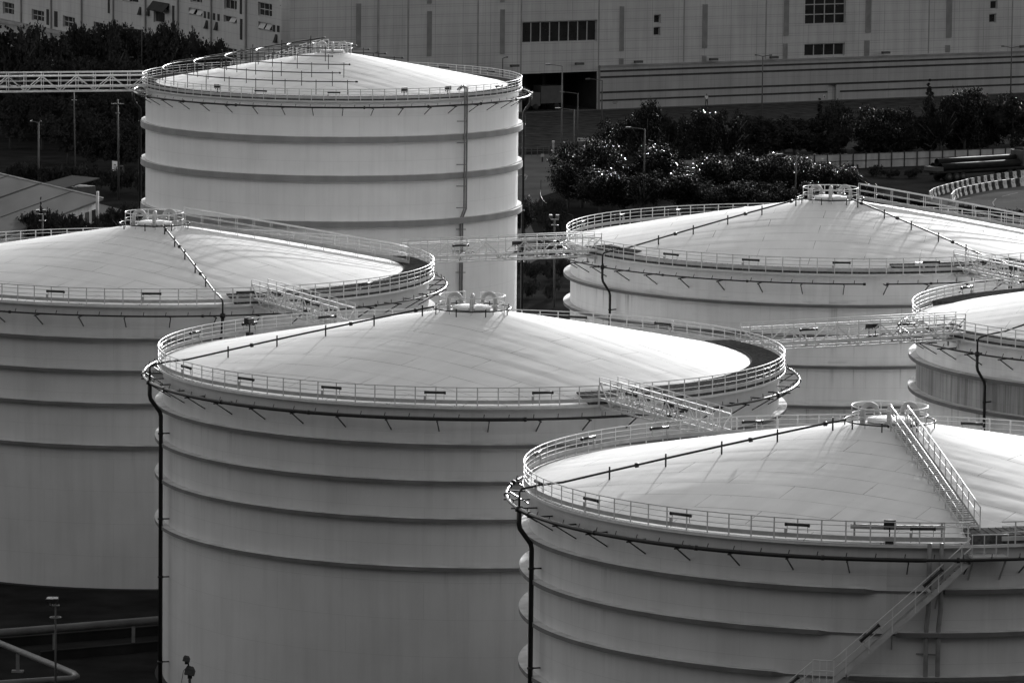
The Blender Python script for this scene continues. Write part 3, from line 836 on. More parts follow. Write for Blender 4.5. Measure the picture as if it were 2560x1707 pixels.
wins = [(1306, 1493, 53, 106, 8, 1), (1635, 1652, 37, 59, 1, 1), (1634, 1651, 68, 90, 1, 1), (2013, 2115, -38, 61, 4, 4), (2011, 2112, 109, 140, 4, 1), (2476, 2494, 2, 24, 1, 1), (2473, 2491, 35, 58, 1, 1)]
holes, wr = [], []
for (x0, x1, y0, y1, nx, ny) in wins:
    r = rect(onfront, x0, x1, y0, y1); holes.append(r+(0.35,)); wr.append((r, nx, ny))
gz = onfront(1400, 182)[1]; ga, gc = onfront(1305, 225)[0], onfront(1492, 225)[0]
holes.append((ga, gc, 0.0, gz, 9.0))
b = MB(); wall_holes(b, L0, L1, 0.0, HB, holes, 0.35)
part('wall', b, M['facade'], fac)
b = MB(); b.box(L0-0.4, L1+0.4, -0.4, 40.4, HB+0.004, HB+0.9); part('roof', b, M['louvre'], fac)
for r, nx, ny in wr: window(fac, *r, 0.28, nx, ny, barw=0.13)
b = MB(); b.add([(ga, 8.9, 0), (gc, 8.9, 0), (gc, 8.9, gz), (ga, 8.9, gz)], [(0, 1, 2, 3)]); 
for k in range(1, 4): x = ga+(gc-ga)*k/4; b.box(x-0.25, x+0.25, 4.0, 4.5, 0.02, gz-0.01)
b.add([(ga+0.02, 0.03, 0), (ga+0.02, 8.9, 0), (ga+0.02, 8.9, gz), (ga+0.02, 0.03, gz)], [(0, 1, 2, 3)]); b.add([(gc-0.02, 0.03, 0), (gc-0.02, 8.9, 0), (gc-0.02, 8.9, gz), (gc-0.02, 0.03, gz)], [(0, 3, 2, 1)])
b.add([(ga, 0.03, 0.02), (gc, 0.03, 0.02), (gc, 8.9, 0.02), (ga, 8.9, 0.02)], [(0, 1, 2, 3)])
part('loading_bay', b, M['dark'], fac)  # back, sides and floor coloured dark to paint in the bay's shade
# vertical louvre strips
for (x0, x1, y0, y1) in ((891, 901.5, 9, 119), (1068, 1078.5, 28, 141), (1068, 1078.5, -60, 10), (1250.6, 1261, 24, 135), (1250.6, 1261, -60, 6), (1549, 1559, 16, 128), (1547.5, 1557, 146, 163),
                          (1756, 1767, 11, 121), (1755, 1765, 139, 157), (1960, 1971, -40, 90), (1958, 1968, 109, 149), (2164, 2177, -40, 82), (2161, 2172, 101, 140), (2366, 2379, -40, 95), (2363, 2374, 113, 131)):
    a, c, e, f = rect(onfront, x0, x1, y0, y1); b = MB()
    b.box(a, c, -0.10, 0.02, max(e, 0.05), min(f, HB-0.5))
    x = a+0.05
    while x < c: b.box(x, x+0.05, -0.16, -0.10, max(e, 0.05)+0.05, min(f, HB-0.5)-0.05); x += 0.13
    part('louvre_strip', b, M['louvre'], fac)
# expansion joints (shadow gaps between facade bays)
for px in (720, 945, 1021, 1195, 1303, 1497, 1710, 1915, 2322, 2530):
    s0 = onfront(px, 80)[0]; b = MB(); b.box(s0-0.10, s0+0.10, -0.02, 0.03, 5.9 if px > 1480 else (gz+0.1 if ga-0.2 < s0 < gc+0.2 else 0.05), HB-0.3); part('joint', b, M['joint'], fac)
# projecting lower storey with four dark grooves
dz = 0.45
dr = rect(onfront, 2065.5, 2086, 211, 250)
b = MB(); wall_holes(b, s_pl, L1, 0.0, ztop, [(dr[0], dr[1], 0.0, dr[3], 0.9)], 0.9, y=-dz)
b.add([(s_pl, -dz, 0), (s_pl, 0, 0), (s_pl, 0, ztop), (s_pl, -dz, ztop)], [(0, 3, 2, 1)])
part('lower_storey', b, M['plinth'], fac)
b = MB(); b.box(s_pl-0.05, L1, -dz-0.12, 0.0, ztop+0.003, ztop+0.22); part('ledge', b, M['joint'], fac)
b = MB(); b.box(dr[0]+0.02, dr[1]-0.02, 0.30, 0.40, 0.02, dr[3]-0.02); b.box(dr[0]+0.1, dr[1]-0.1, 0.22, 0.30, 0.9, 1.0); part('door', b, M['pole_dark'], fac)
for i, y in enumerate((175.7+2, 192.5, 230.5, 250.5)):
    z = onfront(1520, y)[1]; b = MB()
    if i < 3: b.box(s_pl-0.02, L1, -dz-0.03, -dz+0.01, z-0.13, z+0.13)
    else:
        b.box(s_pl-0.02, dr[0]-0.1, -dz-0.03, -dz+0.01, z-0.12, z+0.12); b.box(dr[1]+0.6, L1, -dz-0.03, -dz+0.01, z-0.12, z+0.12)
    part('groove', b, M['stripe'], fac)
a, c, e, f = rect(onfront, 2053, 2058.5, 237, 246); b = MB(); b.box(a, c, -dz-0.05, -dz-0.01, e, f); b.cur = 1; b.box(a+0.08, c-0.08, -dz-0.06, -dz-0.05, e+0.1, f-0.12)
part('notice', b, [M['bar_w'], M['pole_dark']], fac)
b = MB()                                                       # worn stencil on the wall
for (x0, x1, y) in ((1527, 1540, 255), (1529, 1537, 258.5)):
    s0 = onfront(x0, y)[0]; s1 = onfront(x1, y)[0]; z = onfront((x0+x1)/2, y)[1]; x = s0
    while x < s1: b.box(x, x+0.07, -dz-0.012, -dz-0.002, z-0.06, z+0.05); x += 0.13
part('stencil', b, M['pole_dark'], fac)
for (px, py) in ((1278, 166), (1440, 161), (1587, 156), (1775, 150), (1926, 145), (2205, 133), (2550, 118)):
    s0, z = onfront(px, py); b = MB(); b.bar((s0, -0.02, z-0.1), (s0, -1.0, z+0.05), 0.08); b.box(s0-0.7, s0+0.5, -1.3, -0.8, z-0.02, z+0.28)
    part('wall_floodlight', b, M['pole_dark'], fac)
# round stair column at the corner
b = MB(); b.tube([(L0+0.3, -0.2, 0), (L0+0.3, -0.2, HB)], 0.62, 24); part('corner_column', b, M['wing'], fac)
s0, z = onfront(720.5, 14); b = MB(); b.bar((s0, -0.1, 1), (s0, -0.1, z), 0.10); b.bar((s0-1.2, -0.1, z), (s0, -0.1, z), 0.10); part('downpipe', b, M['stripe'], fac)

# left wing; local +x runs from the corner to the far left
wing = thing('factory_wing', 'dark factory wing at upper left with windows, vents and downpipes above black trees', 'building', (CORN.x, CORN.y, 0), math.atan2(WD.y, WD.x))
def wy(d): return -d if WN.dot(Vector((-WD.y, WD.x, 0))) < 0 else d      # outward = toward camera
o_ = 1.0 if WN.dot(Vector((-WD.y, WD.x, 0))) > 0 else -1.0
WL = onwing(-60, 40)[0]
ww = [(7, 35, 7, 37, 3, 2), (79, 110, 26, 54, 3, 2), (157, 187, 42, 70, 3, 2), (234, 264, 57, 85, 3, 2), (312, 352, 71, 99, 3, 2), (560, 592, 0, 25, 3, 1), (472, 506, 22, 40, 2, 1), (559, 592, 41, 58, 2, 1), (645, 680, 8, 42, 3, 2),
      (646, 680, 57, 77, 2, 1), (476, 505, -16, 8, 3, 1), (552, 592, 120, 150, 3, 2), (306, 346, -24, 6, 2, 2), (384, 422, 8, 26, 2, 1), (384, 412, 30, 58, 1, 1)]
opens = {6: ((0.05, 0.4), (0.6, 0.95)), 7: ((0.1, 0.5),), 9: ((0.1, 0.45), (0.55, 0.95)), 12: ((0.5, 0.9),)}
b = MB(); holes = []; rr_ = []
for w in ww:
    r = rect(onwing, *w[:4]); rr_.append(r); holes.append(r+(0.45,))
zl = onwing(60, 64)[1]
tmp = MB(); wall_holes(tmp, 0.3, WL, 0.0, HB, holes, 0.45)
def flip(mb):                                                  # put the recesses behind the camera-facing side
    if o_ > 0: mb.v = [(x, -y, z) for x, y, z in mb.v]
    return mb
part('wall', flip(tmp), M['wing'], wing)
b = MB(); b.box(6, WL, -6 if o_ > 0 else -0.4, 0.4 if o_ > 0 else 6, HB+0.004, HB+0.8); part('roof', b, M['louvre'], wing)
for i, w in enumerate(ww):
    before = set(wing.children)
    wd = window(wing, *rr_[i], 0.30, w[4], w[5], opens.get(i, ()), barw=0.11)
    if o_ > 0:
        for q in [wd]+list(wd.children):
            for v in q.data.vertices: v.co.y = -v.co.y
for (x0, x1, y0, y1) in ((116.5, 122.5, 24, 63), (136, 144, 29, 68), (270, 274.5, -10, 34), (272, 276.5, 55, 78), (431, 436, 15, 65), (600, 605, -10, 36), (600.5, 606, 48, 100), (602, 606.5, 123, 150),
                         (510, 515, 29, 46), (519.5, 525, 31, 48), (533, 538, 34, 51), (544, 549, 36, 53), (682, 688, 63, 80), (693, 699, 65, 81)):
    a, c, e, f = rect(onwing, x0, x1, y0, y1); b = MB(); y0_, y1_ = (-0.02, 0.05) if o_ > 0 else (-0.05, 0.02)
    b.box(a, c, y0_, y1_, e, f); part('vent_slot', b, M['stripe'], wing)
for (px, y0, y1) in ((54, -20, 48), (129, -20, 68), (205, -20, 80), (284, -20, 90), (365, -20, 100), (446, -20, 110), (529, -20, 130), (616, -20, 150)):
    s0 = onwing(px, (y0+y1)/2)[0]; b = MB(); y = 0.12*o_; b.bar((s0, y, 0.3), (s0, y, HB-0.3), 0.34, 0.2); part('downpipe', b, M['joint'], wing)
for (px, py) in ((517.5, 62), (542, 66), (691, 97), (351, 28), (372, 30)):
    s0, z = onwing(px, py); b = MB(); yy0, yy1 = sorted((0.02*o_, 0.7*o_)); 
    b.add([(s0-0.4, 0.02*o_, z-0.55), (s0+0.4, 0.02*o_, z-0.55), (s0+0.4, 0.02*o_, z+0.55), (s0-0.4, 0.02*o_, z+0.55), (s0-0.4, 0.4*o_, z-0.55), (s0+0.4, 0.4*o_, z-0.55), (s0+0.4, 0.25*o_, z-0.2), (s0-0.4, 0.25*o_, z-0.2)],
          [(0, 1, 2, 3), (0, 4, 5, 1), (4, 7, 6, 5), (7, 3, 2, 6), (0, 3, 7, 4), (1, 5, 6, 2)]); part('vent_hood', b, M['stripe'], wing)
a, c, e, f = rect(onwing, 383, 424, 6, 27); b = MB()
b.add([(a, 0.05*o_, f), (c, 0.05*o_, f), (c, 1.0*o_, e), (a, 1.0*o_, e), (a, 0.05*o_, f-0.15), (c, 0.05*o_, f-0.15), (c, 0.95*o_, e-0.1), (a, 0.95*o_, e-0.1)], [(0, 1, 2, 3), (7, 6, 5, 4), (0, 4, 5, 1), (2, 6, 7, 3), (1, 5, 6, 2), (0, 3, 7, 4)])
part('awning', b, M['stripe'], wing)
zc_ = onwing(60, 60)[1]; b = MB(); y0_, y1_ = sorted((0.01*o_, 0.9*o_)); b.box(0.0, WL, y0_, y1_, zc_-0.35, zc_+0.1); part('cornice', b, M['joint'], wing)

# parked lorry and crates glimpsed in the loading bay
p0 = Vector((B0.x, B0.y, 0))+FD*(ga+(gc-ga)*0.42)-FN*2.2
t = thing('box_lorry', 'box lorry half hidden in the dark loading bay of the factory', 'lorry', (p0.x, p0.y, 0), math.atan2(FD.y, FD.x))
b = MB(); b.box(-1.2, 2.2, -1.0, 1.0, 0.9, 3.2); part('box_body', b, M['pole_dark'], t)
b = MB(); b.box(-2.7, -1.25, -0.95, 0.95, 0.6, 2.4); part('cab', b, M['pole_dark'], t)
for x in (-2.0, 1.3):
    for y in (-0.9, 0.9):
        b = MB(); b.tube([(x, y-0.12, 0.45), (x, y+0.12, 0.45)], 0.45, 14); part('wheel', b, M['rubber'], t)

# ------------------------------------------------------------------ street furniture
def lamp(px, ytop, ybase, arms, label, m='pole', pxb=None, w=0.11):
    g = P(pxb or px, ybase); top_z = 0.0
    # height at which the ray through the pole head meets the pole's distance
    d = ray(px, ytop); tt = math.hypot(g.x, g.y)/math.hypot(d.x, d.y); hz = CAMZ+d.z*tt
    t = thing('street_lamp', label, 'street lamp', (g.x, g.y, 0), 0, 'street lamps of the terminal road')
    b = MB(); b.tube([(0, 0, 0), (0, 0, hz*0.5), (0, 0, hz)], w, 8, r2=w*0.6); b.tube([(0, 0, 0), (0, 0, 0.6)], w*1.5, 8); part('pole', b, M[m], t)
    sc = math.hypot(g.x, g.y)/F_PX
    for ax in arms:
        L = ax*sc; s = 1 if L > 0 else -1
        b = MB(); b.tube([(0, 0, hz-0.05), (L*0.5, 0, hz+0.10), (L*0.75, 0, hz+0.13)], 0.045, 6); ar = part('arm', b, M[m], t)
        b = MB(); x0, x1 = sorted((L*0.72, L)); b.box(x0, x1, -0.16, 0.16, hz+0.06, hz+0.22); part('lamp_head', b, M[m], ar)
    return t
lamp(1403, 165, 399, (-42,), 'tall street lamp right of the rearmost tank, its arm level with the loading bay top')
lamp(1433, 275, 470, (-48,), 'street lamp with thin arm before the grass bank, nearest the left trees', 'pole_dark')
lamp(1443, 234, 392, (-46,), 'street lamp standing in front of the dark loading bay, behind the road sign', 'pole_dark')
lamp(1504, 201, 330, (-42,), 'street lamp in front of the left end of the striped factory wall', 'pole_dark')
lamp(1609, 323, 545, (-48,), 'street lamp rising from the bushes behind the right back tank, long thin arm to left', 'pole_dark')
lamp(1909, 141, 330, (-20, 23), 'double armed street lamp in front of the middle of the striped wall', 'pole_dark', pxb=1904)
lamp(2532, 119, 262, (-26, 26), 'double armed street lamp at the right edge in front of the striped wall', 'pole_dark', pxb=2526)
lamp(1988, 390, 540, (-50,), 'low street lamp left of the roof crown of the right back tank', 'pole_dark')
lamp(932, 134, 300, (12,), 'street lamp peeping over the rearmost tank, beside the plain factory panels', 'pole_dark')
lamp(1255, 146, 320, (13,), 'street lamp behind the right rim of the rearmost tank', 'pole_dark')
lamp(286, 146, 330, (48,), 'street lamp in the dark wood above the left footbridge, arm to the right', 'pole_dark', w=0.09)
lamp(246, 170, 345, (47,), 'lower street lamp in the dark wood just above the left footbridge', 'pole_dark', w=0.09)
lamp(354, 75, 330, (-47,), 'tallest street lamp in the dark wood, touching the wing above the rearmost tank', 'pole_dark', w=0.09)
lamp(87, 307, 470, (-22, 6), 'leaning double headed street lamp behind the pale shed roof', 'pole', pxb=97, w=0.14)
def mast(px, ytop, ybase, label, rings=(), pxb=None, bar=0, m='pole_dark', kind='utility_pole', cat='utility pole', w=0.11):
    g = P(pxb or px, ybase); d = ray(px, ytop); tt = math.hypot(g.x, g.y)/math.hypot(d.x, d.y); hz = CAMZ+d.z*tt; q = ray(px, ytop)*tt
    lean = (CAM.x+q.x-g.x)*0.6
    t = thing(kind, label, cat, (g.x, g.y, 0)); sc = math.hypot(g.x, g.y)/F_PX
    b = MB(); b.tube([(0, 0, 0), (lean*0.5, 0, hz*0.5), (lean, 0, hz)], w, 8, r2=w*0.65); part('pole', b, M[m], t)
    for (y, hw) in rings:
        z = hz-(y-ytop)*sc; b = MB(); b.bar((lean-hw*sc, 0, z), (lean+hw*sc, 0, z), 0.10); part('crossbar', b, M['pole'], t)
    return t, hz, sc, lean
mast(182, 228, 470, 'thin pole with a short crossbar below the left footbridge', ((251, 6),), pxb=189, w=0.10)
mast(292, 249, 500, 'pole with two crossbars left of the rearmost tank', ((260, 16), (284, 6)), pxb=297, m='pole_dark', w=0.13)
def floodmast(px, ytop, ybase, label, heads, ring=None, m='pole_dark', w=0.11, mm='pole', hs=1.0):
    t, hz, sc, lean = mast(px, ytop, ybase, label, (), m=m, kind='floodlight_mast', cat='floodlight mast', w=w)
    b = MB(); b.bar((-22*sc*hs*0.7, 0, hz), (22*sc*hs*0.7, 0, hz), 0.09); part('crossbar', b, M[mm], t)
    for (dx, fl) in heads:
        b = MB(); x = dx*sc
        b.add([(x-0.30*hs, -0.05, hz+0.15), (x+0.30*hs, -0.05, hz+0.15), (x+0.30*hs, -0.45*fl, hz+0.72*hs), (x-0.30*hs, -0.45*fl, hz+0.72*hs),
               (x-0.22*hs, 0.25, hz+0.22), (x+0.22*hs, 0.25, hz+0.22), (x+0.22*hs, 0.05, hz+0.80*hs), (x-0.22*hs, 0.05, hz+0.80*hs)],
              [(0, 1, 2, 3), (7, 6, 5, 4), (0, 4, 5, 1), (1, 5, 6, 2), (2, 6, 7, 3), (3, 7, 4, 0)]); b.bar((x, 0, hz), (x, 0.05, hz+0.3), 0.08)
        part('lamp_head', b, M[mm], t)
    if ring: b = MB(); z = hz-ring*sc; b.tube([(0.3*Cc(a*PI/6), 0.3*S(a*PI/6), z) for a in range(12)], 0.04, 5, True); b.bar((-0.35, 0, z), (0.35, 0, z), 0.05); part('lightning_ring', b, M[mm], t)
    return t
floodmast(1385, 549, 770, 'floodlight mast with two pale heads between the rearmost and right back tanks', ((-11, 1), (6, 0.7)), 14, hs=0.6)
floodmast(106, 536, 720, 'floodlight mast with one tilted white head among the bushes at left', ((-11, 1), (5, 0.6)), 16, hs=0.6)
floodmast(139, 1513, 1790, 'floodlight mast in the dark yard at bottom left', ((-14, 1), (0, 0.8)), 30, w=0.07, hs=0.62)
t, hz, sc, lean = mast(474, 1672, 1800, 'black double floodlight on a mast in front of the middle tank at the bottom', (), m='lamp_dark', kind='floodlight_mast', cat='floodlight mast')
for (dx, dz, s) in ((-0.18, 0.55, 0.8), (0.02, -0.15, 1.15)):
    b = MB(); fx = lambda x, y, z: (dx+x*s, y*s, hz+dz+z*s)
    b.add([fx(-.28, -.30, -.05), fx(.22, -.34, -.16), fx(.26, .2, .0), fx(-.2, .22, .1), fx(-.22, -.22, .22), fx(.2, -.24, .14), fx(.16, .1, .24), fx(-.14, .12, .3)],
          [(3, 2, 1, 0), (4, 5, 6, 7), (0, 1, 5, 4), (1, 2, 6, 5), (2, 3, 7, 6), (3, 0, 4, 7)])
    b.box(dx-.12*s, dx+.1*s, -.08, .1, hz+dz-.32*s, hz+dz-.06*s); part('lamp_head', b, M['lamp_dark'], t)
b = MB(); b.bar((-0.12, 0.06, hz+0.5), (0, 0.06, hz-0.2), 0.08); b.bar((-0.3, 0.05, hz-0.3), (0.25, 0.05, hz-0.3), 0.06); part('yoke', b, M['lamp_dark'], t)
b = MB(); b.tube([(-0.33, 0, hz-1.4), (-0.46, 0, hz-0.7), (-0.36, 0, hz-0.1), (-0.1, 0, hz+0.2)], 0.018, 5); part('cable', b, M['lamp_dark'], t)

def pline(pxs, z=0): return [P(x, y, z) for x, y in pxs]
# roadside railing and curved guard rail
t = thing('road_railing', 'pale low railing along the foot of the grass bank beside the road', 'railing', tuple(P(1300, 391)))
o0 = P(1300, 391); pts = [p-o0 for p in pline([(1285, 392), (1320, 391), (1355, 390), (1390, 389), (1425, 388), (1460, 387)])]
b = MB()
for z in (0.15, 0.62, 1.05): b.tube([p+Vector((0, 0, z)) for p in pts], 0.03, 5)
part('rail', b, M['pole_dark'], t)
for i in range(13):
    u = i/12*5; k = min(4, int(u)); p = pts[k].lerp(pts[k+1], u-k); b = MB(); b.bar(p, p+Vector((0, 0, 1.1)), 0.06); part('post', b, M['pole'], t)
gl = pline([(1352, 492), (1350, 503), (1356, 516), (1367, 528), (1385, 538), (1405, 546), (1432, 556)])
t = thing('guard_rail', 'thin curved guard rail beside the road bend', 'guard rail', tuple(gl[0]))
b = MB(); b.tube([p-gl[0]+Vector((0, 0, 0.75)) for p in gl], 0.03, 6); part('rail', b, M['pole_dark'], t)
for i, p in enumerate(gl): b = MB(); b.bar(p-gl[0], p-gl[0]+Vector((0, 0, 1.9 if i == 0 else 0.8)), 0.07); part('post', b, M['pole_dark'], t)
g = P(1383, 407); t = thing('concrete_pillar', 'pale square pillar beside the road railing', 'pillar', tuple(g)); b = MB(); b.box(-0.13, 0.13, -0.13, 0.13, 0, 2.4); part('shaft', b, M['hoard'], t); b = MB(); b.box(-0.17, 0.17, -0.17, 0.17, 2.405, 2.6); part('cap', b, M['bar_w'], t)
g = P(1356, 405); t = thing('meter_box', 'small pale box on a dark stand at the road edge', 'box', tuple(g)); b = MB(); b.box(-0.1, 0.1, -0.1, 0.1, 0, 0.6); part('stand', b, M['lamp_dark'], t); b = MB(); b.box(-0.2, 0.2, -0.15, 0.15, 0.605, 0.92); part('case', b, M['hoard'], t)
g = P(1420, 392); t = thing('sign_post', 'slim pale post right of the square pillar', 'post', tuple(g)); b = MB(); b.bar((0, 0, 0), (0, 0, 2.1), 0.09); part('post', b, M['pole'], t); b = MB(); b.box(-0.16, 0.02, -0.03, 0.03, 1.7, 2.1); part('plate', b, M['pole'], t)
g = P(1459, 396); t = thing('road_sign', 'white oblong road sign with a dark square, above the bushes', 'road sign', tuple(g))
sc = math.hypot(g.x, g.y)/F_PX; zt = (396-345)*sc; zb = (396-353.5)*sc
b = MB(); b.box(-16*sc, 14*sc, -0.03, 0.03, zb, zt); part('panel', b, M['bar_w'], t)
b = MB(); b.box(-14*sc, -8.5*sc, -0.045, -0.032, zb+0.08, zt-0.08); part('symbol', b, M['lamp_dark'], t)
b = MB()
for k in range(6): b.box((-6+k*2.9)*sc, (-4.2+k*2.9)*sc, -0.04, -0.032, zb+0.16, zt-0.14)
part('lettering', b, M['pole_dark'], t)
for x in (-10, 8): b = MB(); b.bar((x*sc, 0.05, 0), (x*sc, 0.05, zb), 0.08); part('post', b, M['pole_dark'], t)

# basketball hoop
g = P(288, 470); sc = math.hypot(g.x, g.y)/F_PX
t = thing('basketball_hoop', 'white basketball backboard with painted square, among dark trees at left', 'basketball hoop', tuple(g), R(-50))
zt, zb = (470-403)*sc, (470-428)*sc
b = MB(); b.box(-0.55, 0.55, -0.03, 0.03, zb, zt); part('backboard', b, M['board'], t)
b = MB(); zc2 = zb+0.28
for (x0, x1, z0, z1) in ((-0.2, 0.2, zc2, zc2+0.07), (-0.2, 0.2, zc2+0.42, zc2+0.49), (-0.2, -0.13, zc2+0.07, zc2+0.42), (0.13, 0.2, zc2+0.07, zc2+0.42)): b.box(x0, x1, -0.045, -0.032, z0, z1)
part('target_square', b, M['stripe'], t)
b = MB(); b.tube([(0.23*Cc(a*PI/7), -0.28+0.23*S(a*PI/7), zb+0.18) for a in range(14)], 0.025, 5, True); b.bar((0, -0.05, zb+0.18), (0, -0.03, zb+0.18), 0.1); part('rim', b, M['lamp_dark'], t)
b = MB(); b.bar((0, 1.1, 0), (0, 1.1, zb+0.5), 0.13); b.bar((0, 1.1, zb+0.5), (0, 0.03, zb+0.5), 0.09); part('post', b, M['pole_dark'], t)

# ------------------------------------------------------------------ hoarding, barriers, truck
ha, hb = P(1640, 441), P(2760, 398)
hd = (hb-ha); HL = hd.length; an = math.atan2(hd.y, hd.x)
t = thing('hoarding', 'pale site hoarding with dark posts in front of the dark trees', 'fence', tuple(ha), an)
n = int(HL/1.75)
for i in range(n):
    b = MB(); x0 = i*HL/n; b.box(x0+0.06, x0+HL/n-0.06, -0.02, 0.02, 0.05, 1.75+0.04*S(i*2.3)); part('panel', b, M['hoard'], t)
for i in range(n+1): b = MB(); x = i*HL/n; b.bar((x, -0.06, 0), (x, -0.06, 1.9), 0.12); part('post', b, M['lamp_dark'], t)
b = MB()
for z in (0.95, 1.78): b.bar((0, -0.05, z), (HL, -0.05, z), 0.06)
part('rail', b, M['lamp_dark'], t)

def barrier_mesh(m):
    b = MB(); w, h = 0.78, 0.95
    prof = [(-0.24, 0), (0.24, 0), (0.22, 0.18), (0.10, 0.5), (0.08, h), (-0.08, h), (-0.10, 0.5), (-0.22, 0.18)]
    k = len(prof); vs = [(-w/2, y, z) for y, z in prof]+[(w/2, y, z) for y, z in prof]
    b.add(vs, [tuple(range(k)), tuple(range(2*k-1, k-1, -1))]+[(i, (i+1) % k, k+(i+1) % k, k+i) for i in range(k)])
    b.tube([(0, -0.12, 0.55), (0, -0.14, 0.55)], 0.12, 12)
    return b.mesh('road_barrier', m)
BM = {0: barrier_mesh(M['bar_w']), 1: barrier_mesh(M['bar_d'])}
for row, pts in (('rear', [(2325, 499), (2332, 493), (2345, 488), (2365, 482), (2390, 476), (2420, 468), (2450, 462), (2490, 455), (2560, 446), (2640, 438)]),
                 ('front', [(2379, 506), (2386, 497), (2400, 491), (2425, 485), (2455, 479), (2490, 473), (2530, 468), (2575, 463), (2650, 455)])):
    w = pline(pts); acc = 0; nxt = 0; idx = 0
    for i in range(len(w)-1):
        seg = w[i+1]-w[i]; L = seg.length
        while nxt <= acc+L:
            p = w[i]+seg*((nxt-acc)/L); a = math.atan2(seg.y, seg.x)
            if a > PI/2 or a < -PI/2: a += PI
            o = link('road_barrier', BM[idx % 2], None, tuple(p), a)
            tag(o, '%s plastic barrier block in the %s curved row by the truck yard' % (('white', 'dark')[idx % 2], row), 'road barrier', '%s barriers of the %s row' % (('white', 'dark')[idx % 2], row))
            nxt += 0.86; idx += 1
        acc += L
# articulated truck carrying long pipes, facing away to the right
wa, wb = P(2357, 453), P(2529, 442)
dv = (wb-wa); dv.z = 0; TL = dv.length; an = math.atan2(dv.y, dv.x)
t = thing('flatbed_truck', 'dark flatbed truck loaded with long pipes, standing before the hoarding', 'truck', (wa.x, wa.y, 0), an)
b = MB(); b.box(-1.9, TL+1.0, -1.1, 1.1, 1.05, 1.28); b.box(-1.7, TL+0.8, -0.45, -0.25, 0.75, 1.05); b.box(-1.7, TL+0.8, 0.25, 0.45, 0.75, 1.05); part('trailer_bed', b, M['truck'], t)
b = MB(); b.box(-1.95, -0.9, -1.12, 1.12, 1.284, 1.75); part('tail_rack', b, M['pole_dark'], t)
b = MB(); b.box(TL+1.4, TL+3.6, -1.15, 1.15, 0.8, 3.3); part('cab', b, M['truck'], t)
b = MB(); b.tube([(TL+1.15, -0.9, 1.2), (TL+1.15, -0.9, 3.4)], 0.10, 8); part('exhaust_stack', b, M['pole'], t)
b = MB(); b.box(TL+0.75, TL+0.9, -1.1, 1.1, 1.285, 3.1); part('headboard', b, M['pole_dark'], t)
for x in (0.0, 1.15, 2.15, TL-1.2, TL, TL+2.9):
    for y in (-0.98, 0.98):
        b = MB(); b.tube([(x, y-0.15, 0.5), (x, y+0.15, 0.5)], 0.5, 18); wl = part('wheel', b, M['rubber'], t)
        b = MB(); s = -1 if y < 0 else 1; b.tube([(x, y+s*0.15, 0.5), (x, y+s*0.165, 0.5)], 0.27, 14); part('rim', b, M['pole_dark'], wl)
def rot2(v, a): return Vector((v[0]*Cc(a)-v[1]*S(a), v[0]*S(a)+v[1]*Cc(a), v[2]))
for (y, z, r, nm) in ((-0.68, 1.71, 0.42, 'lower near pipe on the truck bed'), (0.68, 1.71, 0.42, 'lower far pipe on the truck bed, behind the near one'), (0.0, 2.24, 0.42, 'topmost long shaded pipe of the load on the truck')):
    c = rot2((0.1+TL/2-0.4, y, z), an)+Vector((wa.x, wa.y, 0)); b = MB(); h = TL/2+0.7
    b.lathe([(r, -h), (r, h), (r-0.04, h), (r-0.04, -h), (r, -h)], n=28); 
    o = part('steel_pipe', b, M['load'], None, tuple(c)); o.rotation_euler = (0, PI/2, an); tag(o, nm, 'pipe')
# ------------------------------------------------------------------ person by the wall
g = P(1766, 264.5); sc = math.hypot(g.x, g.y)/F_PX; hh = 29*sc
def skinned(name, verts, edges, radii, mt, parent, root=0, lv=1):
    me = bpy.data.meshes.new(name); me.from_pydata(verts, edges, []); o = bpy.data.objects.new(name, me); COL.objects.link(o)
    o.parent = parent; sk = o.modifiers.new('skin', 'SKIN'); sk.use_smooth_shade = True
    for i, r in enumerate(radii):
        me.skin_vertices[0].data[i].radius = (r, r); me.skin_vertices[0].data[i].use_root = (i == root)
    s = o.modifiers.new('sub', 'SUBSURF'); s.levels = lv; s.render_levels = lv; me.materials.append(mt); return o
pr = thing('person', 'person in a white shirt and dark trousers walking along the striped wall', 'person', tuple(g), R(-70))
k = hh/1.72
# walking towards local +x
J = {'pel': (0, 0, .93), 'sp': (0.01, 0, 1.15), 'ch': (0.02, 0, 1.36), 'nk': (0.03, 0, 1.49), 'hd': (0.05, 0, 1.58), 'ht': (0.05, 0, 1.68),
     'ls': (0.02, .18, 1.41), 'le': (-.08, .23, 1.14), 'lw': (0.06, .22, .92), 'lh': (0.10, .22, .85), 'rs': (0.02, -.18, 1.41), 're': (0.06, -.23, 1.15), 'rw': (0.22, -.21, .96), 'rh': (0.27, -.20, .90),
     'lp': (0, .09, .88), 'lk': (.16, .10, .50), 'la': (.12, .10, .09), 'lt': (.28, .11, .04), 'rp': (0, -.09, .88), 'rk': (.0, -.10, .48), 'ra': (-.24, -.10, .13), 'rt': (-.13, -.11, .04)}
names = list(J); V_ = [tuple(c*k for c in J[n_]) for n_ in names]
rad = dict(pel=.12, sp=.11, ch=.125, nk=.05, hd=.085, ht=.075, ls=.055, le=.04, lw=.028, lh=.03, rs=.055, re=.04, rw=.028, rh=.03, lp=.085, lk=.058, la=.04, lt=.035, rp=.085, rk=.058, ra=.04, rt=.035)
E_ = [('pel', 'sp'), ('sp', 'ch'), ('ch', 'nk'), ('nk', 'hd'), ('hd', 'ht'), ('ch', 'ls'), ('ls', 'le'), ('le', 'lw'), ('lw', 'lh'), ('ch', 'rs'), ('rs', 're'), ('re', 'rw'), ('rw', 'rh'),
      ('pel', 'lp'), ('lp', 'lk'), ('lk', 'la'), ('la', 'lt'), ('pel', 'rp'), ('rp', 'rk'), ('rk', 'ra'), ('ra', 'rt')]
